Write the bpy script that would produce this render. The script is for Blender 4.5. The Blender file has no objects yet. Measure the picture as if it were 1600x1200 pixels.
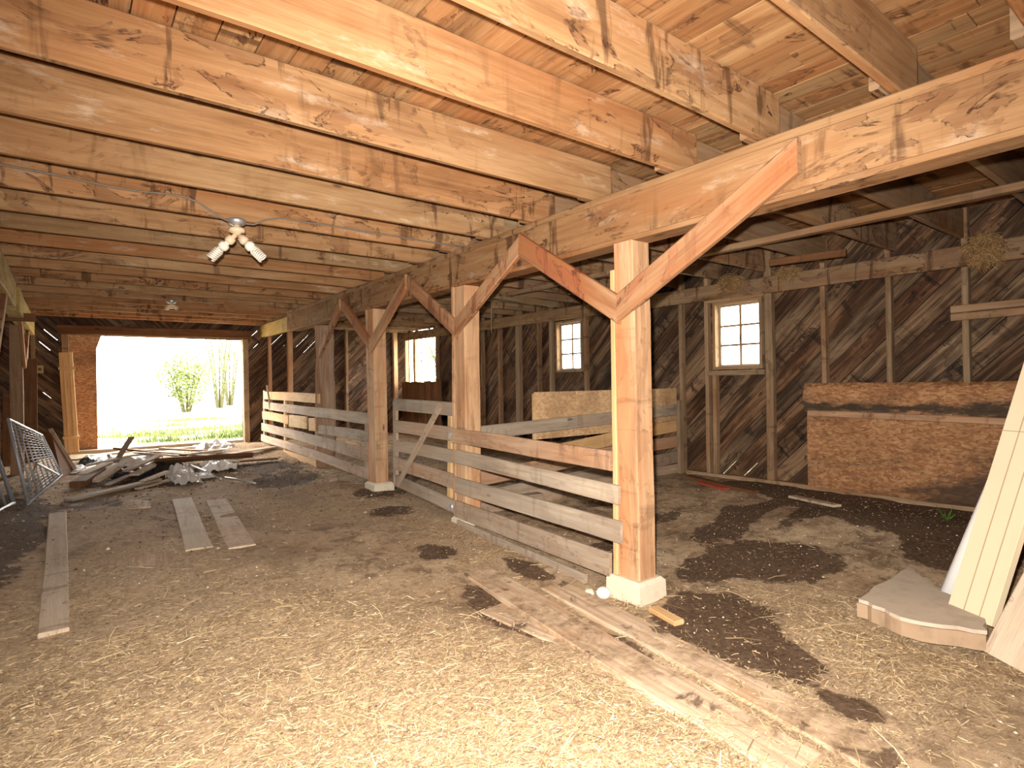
import bpy, math, random
import numpy as np
from mathutils import Vector, Matrix, noise
random.seed(7); RNG = np.random.default_rng(7)
SC = bpy.context.scene; COL = SC.collection
V = Vector

# ------------------------------------------------------------------ camera
CAM = V((0, 0, 1.4)); FPX = 901.6
yaw, pitch, roll = math.radians(37.713), math.radians(-.05), math.radians(-.882)
FW = V((math.sin(yaw)*math.cos(pitch), math.cos(yaw)*math.cos(pitch), math.sin(pitch)))
R0 = V((math.cos(yaw), -math.sin(yaw), 0)); U0 = R0.cross(FW)
RT = R0*math.cos(roll) + U0*math.sin(roll); UP = RT.cross(FW)
def ray(px, py): return RT*((px-800)/FPX) - UP*((py-600)/FPX) + FW
def at(axis, val, px, py):
    """world point on the plane axis=val seen at a pixel of the photograph"""
    d = ray(px, py); return CAM + d*((val-CAM[axis])/d[axis])
def build_camera():
    cd = bpy.data.cameras.new('camera'); cd.sensor_width = 36; cd.lens = 36*FPX/1600
    cd.clip_start = .05; cd.clip_end = 300
    o = bpy.data.objects.new('camera', cd); COL.objects.link(o)
    o.matrix_world = Matrix(((RT.x, UP.x, -FW.x, CAM.x), (RT.y, UP.y, -FW.y, CAM.y), (RT.z, UP.z, -FW.z, CAM.z), (0, 0, 0, 1)))
    SC.camera = o
build_camera()

# ------------------------------------------------------------------ node helpers
class NT:
    def __init__(s, name):
        s.m = bpy.data.materials.new(name); s.m.use_nodes = True
        s.t = s.m.node_tree; s.n = s.t.nodes; s.n.clear()
        s.out = s.n.new('ShaderNodeOutputMaterial')
    def link(s, a, b): s.t.links.new(a, b)
    def put(s, sock, v):
        if v is None: return
        if hasattr(v, 'is_linked') or isinstance(v, bpy.types.NodeSocket): s.link(v, sock)
        else:
            if isinstance(v, (tuple, list)) and len(v) == 3 and sock.type == 'RGBA': v = (*v, 1)
            sock.default_value = v
    def math(s, op, a, b=None, clamp=False):
        n = s.n.new('ShaderNodeMath'); n.operation = op; n.use_clamp = clamp
        s.put(n.inputs[0], a); s.put(n.inputs[1], b); return n.outputs[0]
    def mix(s, f, a, b, mode='MIX'):
        n = s.n.new('ShaderNodeMix'); n.data_type = 'RGBA'; n.blend_type = mode
        s.put(n.inputs[0], f); s.put(n.inputs[6], a); s.put(n.inputs[7], b); return n.outputs[2]
    def noise(s, vec, scale=1, detail=4, rough=.55, dist=0, out=0):
        n = s.n.new('ShaderNodeTexNoise'); s.put(n.inputs['Vector'], vec)
        n.inputs['Scale'].default_value = scale; n.inputs['Detail'].default_value = detail
        n.inputs['Roughness'].default_value = rough; n.inputs['Distortion'].default_value = dist
        return n.outputs[out]
    def voro(s, vec, scale=1, out='Distance'):
        n = s.n.new('ShaderNodeTexVoronoi'); s.put(n.inputs['Vector'], vec); n.inputs['Scale'].default_value = scale
        return n.outputs[out]
    def mapping(s, vec, scale, loc=(0, 0, 0)):
        n = s.n.new('ShaderNodeMapping'); s.put(n.inputs[0], vec); n.inputs['Scale'].default_value = scale
        n.inputs['Location'].default_value = loc; return n.outputs[0]
    def ramp(s, f, stops, interp='LINEAR'):
        n = s.n.new('ShaderNodeValToRGB'); s.put(n.inputs[0], f); e = n.color_ramp; e.interpolation = interp
        while len(e.elements) < len(stops): e.elements.new(.5)
        for k, (p, c) in enumerate(stops):
            e.elements[k].position = p
            e.elements[k].color = (c, c, c, 1) if isinstance(c, (int, float)) else (*c, 1)
        return n.outputs[0]
    def step(s, f, lo, hi):
        n = s.n.new('ShaderNodeMapRange'); n.interpolation_type = 'SMOOTHSTEP'; s.put(n.inputs[0], f)
        n.inputs[1].default_value = lo; n.inputs[2].default_value = hi; return n.outputs[0]
    def attr(s, name, out='Fac'):
        n = s.n.new('ShaderNodeAttribute'); n.attribute_name = name; return n.outputs[out]
    def uv(s): n = s.n.new('ShaderNodeTexCoord'); return n.outputs['UV']
    def obj(s): n = s.n.new('ShaderNodeTexCoord'); return n.outputs['Object']
    def bsdf(s, col, rough=.8, bump=None, bstr=.3, bdist=.01, metal=0, spec=.3):
        b = s.n.new('ShaderNodeBsdfPrincipled'); s.put(b.inputs['Base Color'], col); s.put(b.inputs['Roughness'], rough)
        b.inputs['Metallic'].default_value = metal; b.inputs['Specular IOR Level'].default_value = spec
        if bump is not None:
            n = s.n.new('ShaderNodeBump'); n.inputs['Strength'].default_value = bstr; n.inputs['Distance'].default_value = bdist
            s.put(n.inputs['Height'], bump); s.link(n.outputs[0], b.inputs['Normal'])
        s.link(b.outputs[0], s.out.inputs[0]); return s.m

def wood(name, dark, mid, light, stain=.5, stain_col=(.055, .022, .010), grey=0, var=.35, rough=.8, wash=0, hue=.35):
    t = NT(name); uv = t.uv(); rnd = t.attr('rnd')
    g1 = t.noise(t.mapping(uv, (1.3, 26, 1)), 1, 7, .62, .6)
    g2 = t.noise(t.mapping(uv, (5, 170, 1)), 1, 3, .6)
    co = t.noise(t.mapping(uv, (.9, 3.5, 1), (9, 4, 0)), 1, 4, .6, .8)
    base = t.ramp(t.math('ADD', t.math('MULTIPLY', g1, .5), t.math('MULTIPLY', co, .5)), [(.30, dark), (.47, mid), (.66, light)])
    base = t.mix(t.math('MULTIPLY', t.step(g2, .42, .75), .38), base, tuple(c*.5 for c in mid))
    # warm / pale drift along the board
    dr = t.noise(t.mapping(uv, (.55, 2.2, 1), (31, 7, 0)), 1, 3, .5)
    base = t.mix(t.math('MULTIPLY', t.step(dr, .46, .66), hue), base, (mid[0]*1.05, mid[1]*.74, mid[2]*.55))
    # boards differ from each other
    base = t.mix(var, base, t.ramp(rnd, [(0, .42), (.5, .85), (1, 1.0)]), 'MULTIPLY')
    r2 = t.math('FRACT', t.math('MULTIPLY', rnd, 7.31))
    base = t.mix(min(1, var*1.3), base, t.ramp(r2, [(0, (1, .78, .62)), (.45, (1, .93, .86)), (1, (.86, .93, .95))]), 'MULTIPLY')
    if grey: base = t.mix(t.math('MULTIPLY', t.step(t.noise(t.mapping(uv, (1.1, 5, 1), (3, 17, 0)), 1, 4, .6), .35, .62), grey), base, (.27, .225, .18))
    if wash: base = t.mix(t.math('MULTIPLY', t.step(t.noise(t.mapping(uv, (2, 6, 1), (13, 27, 0)), 1, 6, .7), .55, .68), wash), base, (.72, .62, .48))
    if stain:
        s = t.noise(t.mapping(uv, (2.1, 4.6, 1), (50, 20, 0)), 1, 5, .62, 1.3)
        ring = t.math('SUBTRACT', 1, t.step(t.math('ABSOLUTE', t.math('SUBTRACT', s, .56)), .0, .028))
        area = t.step(s, .56, .59)
        zone = t.step(t.noise(t.mapping(uv, (.45, .6, 1), (80, 60, 0)), 1, 2, .5), .36, .58)
        brk = t.step(t.noise(t.mapping(uv, (9, 12, 1)), 1, 3, .6), .38, .6)
        base = t.mix(t.math('MULTIPLY', t.math('MULTIPLY', t.math('MULTIPLY', ring, zone), brk), stain), base, stain_col)
        base = t.mix(t.math('MULTIPLY', t.math('MULTIPLY', area, zone), stain*.42), base, tuple(c*2.6 for c in stain_col))
        d = t.noise(t.mapping(uv, (7, 1.1, 1), (20, 90, 0)), 1, 4, .6, .5)
        base = t.mix(t.math('MULTIPLY', t.math('MULTIPLY', t.step(d, .565, .65), zone), stain*.75), base, stain_col)
    k = t.voro(t.mapping(uv, (1.7, 5.5, 1), (3.3, 8.1, 0)), 1)
    base = t.mix(t.math('MULTIPLY', t.math('SUBTRACT', 1, t.step(k, .045, .10)), .75), base, tuple(c*.35 for c in dark))
    h = t.math('ADD', t.math('MULTIPLY', g1, .7), t.math('MULTIPLY', g2, .3))
    return t.bsdf(base, rough, h, .35, .006, 0, .2)

M = {}
M['joist'] = wood('joist_wood', (.17, .078, .032), (.36, .195, .088), (.50, .31, .16), 1.0, wash=.3, var=.45)
M['joist_dark'] = wood('weathered_joist_wood', (.11, .055, .026), (.27, .155, .075), (.42, .27, .14), 1.0, grey=.25)
M['beam'] = wood('beam_wood', (.14, .064, .028), (.30, .16, .072), (.41, .245, .12), 1.0, wash=.2, var=.1, hue=.6)
M['beam_yellow'] = wood('yellowed_beam_wood', (.26, .17, .05), (.42, .29, .10), (.54, .40, .17), .8, var=.1, hue=.1)
M['post'] = wood('post_wood', (.26, .12, .062), (.49, .285, .155), (.68, .46, .275), .4, var=.12, hue=.75)
M['pale'] = wood('pale_lumber', (.42, .24, .10), (.62, .40, .19), (.76, .54, .30), .2, var=.15)
M['brace'] = wood('brace_wood', (.17, .062, .032), (.37, .185, .09), (.54, .33, .18), .9, (.13, .035, .02), var=.15, hue=.8)
M['fence'] = wood('fence_board_wood', (.20, .135, .085), (.44, .325, .225), (.62, .50, .38), .5, (.10, .05, .025), grey=.4, var=.3)
M['fence_red'] = wood('reddish_fence_board', (.22, .11, .06), (.46, .27, .155), (.62, .43, .28), .5, grey=.25, var=.2)
M['grey'] = wood('grey_weathered_wood', (.18, .14, .105), (.38, .305, .23), (.54, .45, .35), .4, grey=.35, var=.25)
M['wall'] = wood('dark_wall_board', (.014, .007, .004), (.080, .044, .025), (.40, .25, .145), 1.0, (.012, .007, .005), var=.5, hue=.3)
M['stud'] = wood('stud_wood', (.12, .066, .036), (.31, .20, .115), (.46, .33, .21), .6, (.05, .025, .014), var=.35)
M['deck'] = wood('ceiling_board_wood', (.15, .066, .026), (.37, .19, .080), (.54, .33, .16), 1.0, var=.38)
M['brown'] = wood('brown_wood', (.06, .026, .011), (.15, .068, .028), (.25, .125, .058), .4, var=.3)
M['plank'] = wood('trodden_floor_plank', (.38, .27, .18), (.57, .44, .31), (.68, .55, .42), .6, (.17, .10, .06), grey=.1, var=.12, hue=.15)
M['split'] = wood('split_log_wood', (.16, .085, .045), (.33, .20, .125), (.48, .33, .23), .35, var=.1)

def muddy(name):
    t = NT(name); uv = t.uv(); o = t.n.new('ShaderNodeNewGeometry').outputs['Position']
    g = t.noise(t.mapping(uv, (1.5, 30, 1)), 1, 6, .6, .5)
    c = t.ramp(g, [(.3, (.36, .23, .14)), (.5, (.53, .38, .255)), (.68, (.66, .51, .36))])
    c = t.mix(t.math('MULTIPLY', t.step(t.noise(t.mapping(uv, (.9, 4, 1)), 1, 4, .6, .8), .5, .64), .6), c, (.40, .22, .11))
    n1 = t.noise(o, 2.6, 6, .68, .4); n2 = t.noise(o, 16, 5, .7)
    dirt = t.ramp(n2, [(.35, (.20, .125, .07)), (.55, (.43, .30, .19)), (.7, (.56, .42, .26))])
    c = t.mix(t.math('MULTIPLY', t.step(n1, .44, .58), .92), c, dirt)
    c = t.mix(t.math('MULTIPLY', t.step(t.noise(o, 3.7, 5, .65, .6), .57, .65), .8), c, (.085, .05, .03))
    return t.bsdf(c, .92, t.math('ADD', g, n2), .4, .008, 0, .15)
M['muddy'] = muddy('muddy_floor_plank')
def osb(name, a, b, c, mold=0, band=None):
    t = NT(name); uv = t.uv()
    w = t.noise(uv, 6, 2, .5, 0, 1)
    v = t.voro(t.mapping(t.mix(.06, uv, w), (34, 75, 1)), 1, 'Color')
    sep = t.n.new('ShaderNodeSeparateColor'); t.link(v, sep.inputs[0])
    col = t.ramp(sep.outputs[0], [(0, a), (.5, b), (1, c)])
    col = t.mix(t.math('MULTIPLY', t.step(t.noise(uv, 2.2, 5, .6), .42, .7), .5), col, tuple(x*.55 for x in a))
    if mold: col = t.mix(t.math('MULTIPLY', t.step(t.noise(t.mapping(uv, (1.0, 3.2, 1)), 1.3, 6, .68, .6), .50, .66), mold), col, (.03, .024, .016))
    if band is not None:   # mould along a seam and creeping up the damp lower corner
        sp = t.n.new('ShaderNodeSeparateXYZ'); t.link(uv, sp.inputs[0])
        n = t.math('MULTIPLY', t.math('SUBTRACT', t.noise(t.mapping(uv, (2.5, 7, 1)), 1.4, 6, .7), .5), .34)
        d = t.math('ABSOLUTE', t.math('ADD', t.math('SUBTRACT', sp.outputs[1], band), n))
        col = t.mix(t.math('MULTIPLY', t.math('SUBTRACT', 1, t.step(d, .02, .075)), .88), col, (.03, .026, .02))
        q = t.math('ADD', t.math('ADD', t.math('MULTIPLY', sp.outputs[0], .55), sp.outputs[1]), t.math('MULTIPLY', n, 2.2))
        col = t.mix(t.math('MULTIPLY', t.math('SUBTRACT', 1, t.step(q, 1.25, 1.55)), .85), col, (.045, .028, .018))
    return t.bsdf(col, .75, t.noise(uv, 40, 3), .2, .004)
M['osb'] = osb('strand_board', (.48, .27, .125), (.60, .37, .19), (.70, .48, .27))
M['osb_old'] = osb('stained_strand_board', (.25, .10, .042), (.37, .175, .075), (.50, .28, .13), .45)
M['osb_mould'] = osb('mouldy_strand_board', (.25, .10, .042), (.37, .175, .075), (.50, .28, .13), .4, 1.10)

def plain(name, col, rough=.6, metal=0, nscale=12, namt=.25, bump=.15, spec=.4):
    t = NT(name); o = t.obj(); n = t.noise(o, nscale, 5, .6)
    c = t.mix(t.math('MULTIPLY', t.step(n, .45, .7), namt), col, tuple(x*.45 for x in col))
    return t.bsdf(c, rough, n, bump, .004, metal, spec)
M['concrete'] = plain('concrete', (.66, .56, .42), .85, 0, 20, .2)
M['stone'] = plain('pale_stone', (.78, .72, .62), .8, 0, 14, .15)
M['metal'] = plain('galvanised_metal', (.62, .61, .60), .42, .75, 25, .35)
M['dull_metal'] = plain('dull_grey_tube', (.40, .40, .42), .45, .35, 25, .3)
M['cream'] = plain('cream_siding', (.78, .63, .43), .5, 0, 3, .06, .03)
M['cream_edge'] = plain('cream_groove', (.45, .33, .20), .6, 0, 3, .06)
M['white'] = plain('white_plastic', (.84, .80, .76), .4, 0, 6, .06, .03)
M['bulb'] = plain('white_bulb_tube', (.88, .80, .68), .35, 0, 4, .03, .02)
M['socket'] = plain('cream_socket', (.82, .60, .40), .4, 0, 4, .05, .02)
M['sheet'] = plain('pale_plastic_sheet', (.68, .64, .60), .45, 0, 9, .25, .3)
M['tarp'] = plain('black_plastic', (.018, .016, .016), .45, 0, 9, .2, .3)
M['cable'] = plain('grey_cable', (.21, .17, .13), .55, 0, 30, .3)
M['slab'] = plain('grey_slab', (.56, .45, .34), .9, 0, 8, .35, .4)
M['slab_edge'] = plain('rusty_slab_edge', (.40, .27, .17), .9, 0, 10, .4, .4)
M['tar'] = plain('dark_outer_siding', (.03, .022, .016), .9)
M['red'] = plain('red_painted_wood', (.36, .055, .03), .7, 0, 10, .4)
M['nest'] = plain('dry_nest_straw', (.42, .27, .12), .95, 0, 30, .4)
M['soil'] = plain('dark_dung', (.075, .045, .028), .95, 0, 20, .4)
M['leaf'] = plain('leaf_green', (.085, .112, .020), .7, 0, 4, .2)
M['bark'] = plain('bark', (.06, .06, .025), .9)

def straw_mat():
    t = NT('straw'); r = t.attr('rnd')
    c = t.ramp(r, [(0, (.26, .165, .09)), (.4, (.49, .335, .175)), (.85, (.65, .48, .275)), (1, (.82, .67, .45))])
    return t.bsdf(c, .6, spec=.4)
M['straw'] = straw_mat()
def nest_mat():
    t = NT('nest_straw'); r = t.attr('rnd')
    return t.bsdf(t.ramp(r, [(0, (.16, .09, .04)), (.6, (.46, .27, .11)), (1, (.66, .43, .20))]), .8)
M['nest'] = nest_mat()
def crumb_mat():
    t = NT('dung_crumb'); r = t.attr('rnd')
    c = t.ramp(r, [(0, (.09, .055, .032)), (.4, (.20, .13, .075)), (.8, (.38, .27, .16)), (1, (.75, .65, .50))])
    return t.bsdf(c, .9)
M['crumb'] = crumb_mat()
def glass_mat():
    t = NT('window_glass'); tr = t.n.new('ShaderNodeBsdfTransparent'); gl = t.n.new('ShaderNodeBsdfGlossy')
    tr.inputs[0].default_value = (.93, .95, .93, 1); gl.inputs['Roughness'].default_value = .05
    mx = t.n.new('ShaderNodeMixShader'); mx.inputs[0].default_value = .06
    t.link(tr.outputs[0], mx.inputs[1]); t.link(gl.outputs[0], mx.inputs[2]); t.link(mx.outputs[0], t.out.inputs[0]); return t.m
M['glass'] = glass_mat()
def floor_mat():
    t = NT('trodden_dirt_floor'); o = t.obj(); damp = t.attr('damp'); straw = t.attr('strawy')
    n1 = t.noise(o, 1.3, 6, .62, .4); n2 = t.noise(o, 14, 6, .7); n3 = t.noise(t.mapping(t.mix(.04, o, t.noise(o, 7, 3, .6, 0, 1)), (38, 85, 38)), 1, 4, .72)
    base = t.ramp(n1, [(.3, (.30, .195, .115)), (.5, (.43, .30, .185)), (.68, (.54, .40, .26))])
    base = t.mix(t.math('MULTIPLY', t.step(n2, .48, .68), .7), base, (.13, .078, .042))
    n4 = t.noise(o, 4.2, 6, .7, .5)
    base = t.mix(t.math('MULTIPLY', t.step(n4, .49, .62), .7), base, (.13, .078, .042))
    st = t.ramp(n3, [(.34, (.17, .105, .056)), (.50, (.44, .31, .19)), (.66, (.69, .53, .35))])
    base = t.mix(t.math('MULTIPLY', t.math('MULTIPLY', t.step(t.math('ADD', n2, straw), .66, 1.1), .85), straw), base, st)
    d = t.math('ADD', damp, t.math('MULTIPLY', t.math('SUBTRACT', t.noise(o, 5.5, 6, .65), .5), 1.3))
    dcol = t.ramp(t.noise(o, 40, 4, .6), [(.35, (.055, .031, .019)), (.65, (.135, .080, .047))])
    base = t.mix(t.math('MULTIPLY', t.step(d, .46, .60), .92), base, dcol)
    h = t.math('ADD', t.math('MULTIPLY', n2, .6), t.math('MULTIPLY', n3, .4))
    return t.bsdf(base, .92, h, .6, .02, 0, .15)
M['floor'] = floor_mat()
def meadow_mat():
    t = NT('meadow'); o = t.obj()
    c = t.ramp(t.noise(t.mapping(o, (.22, .9, 1)), 1, 5, .6), [(.35, (.50, .48, .30)), (.50, (.60, .56, .42)), (.58, (.05, .068, .010))])
    return t.bsdf(c, .95)
M['meadow'] = meadow_mat()

# ------------------------------------------------------------------ object helpers
ROOTM = {}
def meta(o, label=None, cat=None, group=None, kind=None):
    if label: o['label'] = label
    if cat: o['category'] = cat
    if group: o['group'] = group
    if kind: o['kind'] = kind
    return o
def thing(name, loc, label, cat, group=None, kind=None):
    o = bpy.data.objects.new(name, None); o.empty_display_size = .1; COL.objects.link(o)
    o.location = loc; ROOTM[o.name] = Matrix.Translation(V(loc)); return meta(o, label, cat, group, kind)
class MB:
    def __init__(s): s.v = []; s.f = []; s.uv = []; s.r = []; s.sm = []
    def face(s, idx, uvs, r=.5, smooth=False): s.f.append(idx); s.uv.append(uvs); s.r.append(r); s.sm.append(smooth)
    def poly(s, pts, uvs=None, r=.5):
        b = len(s.v); s.v += [tuple(p) for p in pts]
        s.face(tuple(range(b, b+len(pts))), uvs or [(p[0], p[1]) for p in pts], r)
    def box(s, c, size, rot=None, r=None):
        """box around c; uv runs along its longest side"""
        r = random.random() if r is None else r
        X, Y, Z = [V(a) for a in (rot or ((1, 0, 0), (0, 1, 0), (0, 0, 1)))]; c = V(c); h = V(size)/2
        ax = (X, Y, Z); L = max(range(3), key=lambda i: size[i]); ou, ov = random.random()*40, random.random()*40
        P = lambda a, b_, d: c + X*h.x*a + Y*h.y*b_ + Z*h.z*d
        for n in range(3):
            for sg in (-1, 1):
                o = [i for i in range(3) if i != n]; q = []
                for (a, b_) in ((-1, -1), (1, -1), (1, 1), (-1, 1)):
                    k = [0, 0, 0]; k[n] = sg; k[o[0]] = a; k[o[1]] = b_; q.append((P(*k), k))
                if (sg == 1) != (n != 1): q.reverse()
                u_ax, v_ax = (o[0], o[1]) if o[0] == L or (n == L) else (o[1], o[0])
                if o[1] == L: u_ax, v_ax = o[1], o[0]
                s.poly([p for p, _ in q], [(ou+k[u_ax]*h[u_ax], ov+n*1.7+sg+k[v_ax]*h[v_ax]) for _, k in q], r)
    def ring(s, secs, closed=True, caps=True, r=.5, smooth=True):
        """loft equal-length point rings"""
        n = len(secs[0]); b = len(s.v)
        for sec in secs: s.v += [tuple(p) for p in sec]
        for i in range(len(secs)-1):
            for j in range(n if closed else n-1):
                k = (j+1) % n; a = b+i*n
                s.face((a+j, a+k, a+n+k, a+n+j), [(i*.1, j*.05), (i*.1, (j+1)*.05), (i*.1+.1, (j+1)*.05), (i*.1+.1, j*.05)], r, smooth)
        if caps:
            s.face(tuple(reversed(range(b, b+n))), [(0, 0)]*n, r); e = b+(len(secs)-1)*n
            s.face(tuple(range(e, e+n)), [(0, 0)]*n, r)
    def tube(s, pts, rad, n=8, r=.5):
        pts = [V(p) for p in pts]; secs = []; up = None
        for i, p in enumerate(pts):
            d = (pts[min(i+1, len(pts)-1)]-pts[max(i-1, 0)]).normalized()
            if up is None: up = d.orthogonal().normalized()
            up = (up-d*up.dot(d)).normalized(); w = d.cross(up)
            R = rad[i] if isinstance(rad, (list, tuple)) else rad
            secs.append([p+up*R*math.cos(2*math.pi*k/n)+w*R*math.sin(2*math.pi*k/n) for k in range(n)])
        s.ring(secs, r=r)
    def lathe(s, base, axis, prof, n=16, r=.5):
        a = V(axis).normalized(); x = a.orthogonal().normalized(); y = a.cross(x); base = V(base)
        s.ring([[base+a*h+(x*math.cos(2*math.pi*k/n)+y*math.sin(2*math.pi*k/n))*R for k in range(n)] for h, R in prof], r=r)
    def prism(s, poly, d, r=None, uvs=None):
        """extrude a flat polygon by vector d"""
        r = random.random() if r is None else r; d = V(d); n = len(poly); p0 = [V(p) for p in poly]; p1 = [p+d for p in p0]
        if uvs is None: uvs = [(p.x+p.y, p.z) if abs(d.z) < d.length*.7 else (p.y, p.x) for p in p0]
        nn = sum(((p0[i]-p0[0]).cross(p0[i+1]-p0[0]) for i in range(1, n-1)), V())
        flip = nn.dot(d) > 0
        s.poly(p0[::-1] if flip else p0, uvs[::-1] if flip else uvs, r); s.poly(p1 if flip else p1[::-1], uvs if flip else uvs[::-1], r)
        for i in range(n):
            j = (i+1) % n; q = [p0[i], p0[j], p1[j], p1[i]]; qu = [uvs[i], uvs[j], (uvs[j][0], uvs[j][1]+d.length), (uvs[i][0], uvs[i][1]+d.length)]
            s.poly(q if flip else q[::-1], qu if flip else qu[::-1], r)
    def build(s, name, mat, parent=None, mw=None, label=None, cat=None, group=None, kind=None, origin=None):
        me = bpy.data.meshes.new(name); vs = s.v
        if origin is not None: vs = [(a-origin[0], b-origin[1], c-origin[2]) for a, b, c in vs]; mw = Matrix.Translation(V(origin))
        me.from_pydata(vs, [], s.f); me.update()
        uvl = me.uv_layers.new(name='UVMap'); flat = [c for f in s.uv for q in f for c in q]; uvl.data.foreach_set('uv', flat)
        at_ = me.attributes.new('rnd', 'FLOAT', 'FACE'); at_.data.foreach_set('value', s.r)
        me.polygons.foreach_set('use_smooth', s.sm)
        me.materials.append(mat if not isinstance(mat, str) else M[mat])
        o = bpy.data.objects.new(name, me); COL.objects.link(o); mw = mw or Matrix.Identity(4)
        if parent is not None:
            o.parent = parent; o.matrix_basis = ROOTM[parent.name].inverted() @ mw; ROOTM[o.name] = mw
        else: o.matrix_basis = mw; ROOTM[o.name] = mw
        return meta(o, label, cat, group, kind)

def board(name, a, b, w, t, mat, up=(0, 0, 1), parent=None, wob=.005, shear=(0, 0), wane=0, label=None, cat=None, group=None, kind=None, r=None, drop=0):
    """a sawn board from a to b: width w along up, thickness t across; slightly bowed and chamfered"""
    a = V(a); b = V(b); X = (b-a); L = X.length; X.normalize(); Z = V(up); Z = (Z-X*Z.dot(X)).normalized(); Y = Z.cross(X)
    n = max(2, min(30, int(L/.22))); r = random.random() if r is None else r
    hw, ht = w/2, t/2; c = min(.007, t*.16, w*.16)
    prof = [(-ht+c, -hw), (ht-c, -hw), (ht, -hw+c), (ht, hw-c), (ht-c, hw), (-ht+c, hw), (-ht, hw-c), (-ht, -hw+c)]
    ph = [random.random()*6.3 for _ in range(8)]; ou, ov = random.random()*60, random.random()*60
    per = [0]
    for i in range(8):
        p, q = prof[i], prof[(i+1) % 8]; per.append(per[-1]+math.hypot(p[0]-q[0], p[1]-q[1]))
    m = MB()
    for i in range(n+1):
        f = i/n; x = f*L
        by = wob*.8*math.sin(x*1.3+ph[0])+wob*.3*math.sin(x*4.1+ph[1]); bz = wob*math.sin(x*.9+ph[2])+wob*.3*math.sin(x*3.3+ph[3])-drop*math.sin(math.pi*f)
        e0 = (wob*.4+wane)*(math.sin(x*5.1+ph[4])+.6*math.sin(x*11.7+ph[5])); e1 = (wob*.4+wane)*(math.sin(x*4.3+ph[6])+.6*math.sin(x*9.1+ph[7]))
        for (y, z) in prof:
            zz = z+(e0 if z < 0 else e1)*.5
            m.v.append((x+(shear[0]*(1-f)+shear[1]*f)*zz, y+by, zz+bz))
    for i in range(n):
        u0, u1 = ou+i/n*L, ou+(i+1)/n*L
        for j in range(8):
            k = (j+1) % 8; q = i*8
            m.face((q+j, q+k, q+8+k, q+8+j), [(u0, ov+per[j]), (u0, ov+per[j+1]), (u1, ov+per[j+1]), (u1, ov+per[j])], r)
    m.face(tuple(range(7, -1, -1)), [(ou+p[0], ov+p[1]) for p in prof[::-1]], r)
    m.face(tuple(range(n*8, n*8+8)), [(ou+p[0], ov+p[1]) for p in prof], r)
    mw = Matrix(((X.x, Y.x, Z.x, a.x), (X.y, Y.y, Z.y, a.y), (X.z, Y.z, Z.z, a.z), (0, 0, 0, 1)))
    # reversed winding check: X,Y,Z right-handed, profile runs counter-clockwise in (y,z) -> outward
    return m.build(name, mat, parent, mw, label, cat, group, kind)
ORD = ['first', 'second', 'third', 'fourth', 'fifth', 'sixth', 'seventh', 'eighth', 'ninth', 'tenth', 'eleventh', 'twelfth', 'thirteenth', 'fourteenth', 'fifteenth']

# ------------------------------------------------------------------ ground heights
XR, YF, XL, YN, ZC = 6.4, 12.4, -3.9, -2.6, 2.905
def lerp_tab(x, tab):
    if x <= tab[0][0]: return tab[0][1]
    for (a, b), (c, d) in zip(tab, tab[1:]):
        if x <= c: return b+(d-b)*(x-a)/(c-a)
    return tab[-1][1]
TAB = [(1.6, 0), (2.6, .01), (4.5, .125), (6.4, .16), (12.4, .305)]
def bump(x, y, cx, cy, rx, ry, h): return h*math.exp(-((x-cx)/rx)**2-((y-cy)/ry)**2)
def zf0(x, y):
    z = lerp_tab(y, TAB)
    if x > 3.0:
        k = min(1, (x-3.0)/3.1); k = k*k*(3-2*k); z = z*(1-k)+max(z, .215)*k
    z += bump(x, y, 2.55, 6.9, .35, .5, .07)+bump(x, y, 2.45, 11.4, .5, .5, .10)+bump(x, y, 1.6, 10.2, .9, .7, .05)+bump(x, y, -.6, 7, .35, 2, .06)
    z += bump(x, y, 5.2, 2.3, .5, .35, .05)+bump(x, y, 3.0, 4.45, .4, .5, .02)
    return z
def zf(x, y):
    z = zf0(x, y)
    if y > 4: z += min(1, (y-4)/2)*.014*noise.noise(V((x*4.2, y*4.2, 33)))
    z += .022*noise.noise(V((x*1.7, y*1.7, 3)))+.010*noise.noise(V((x*6, y*6, 9)))+.006*noise.noise(V((x*17, y*17, 5)))
    return z
def hit(px, py, lift=0):
    d = ray(px, py); t = 2.0
    for _ in range(40):
        p = CAM+d*t; z = zf(p.x, p.y)+lift; t += (p.z-z)/max(.05, -d.z)*.6
    return CAM+d*t
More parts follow.
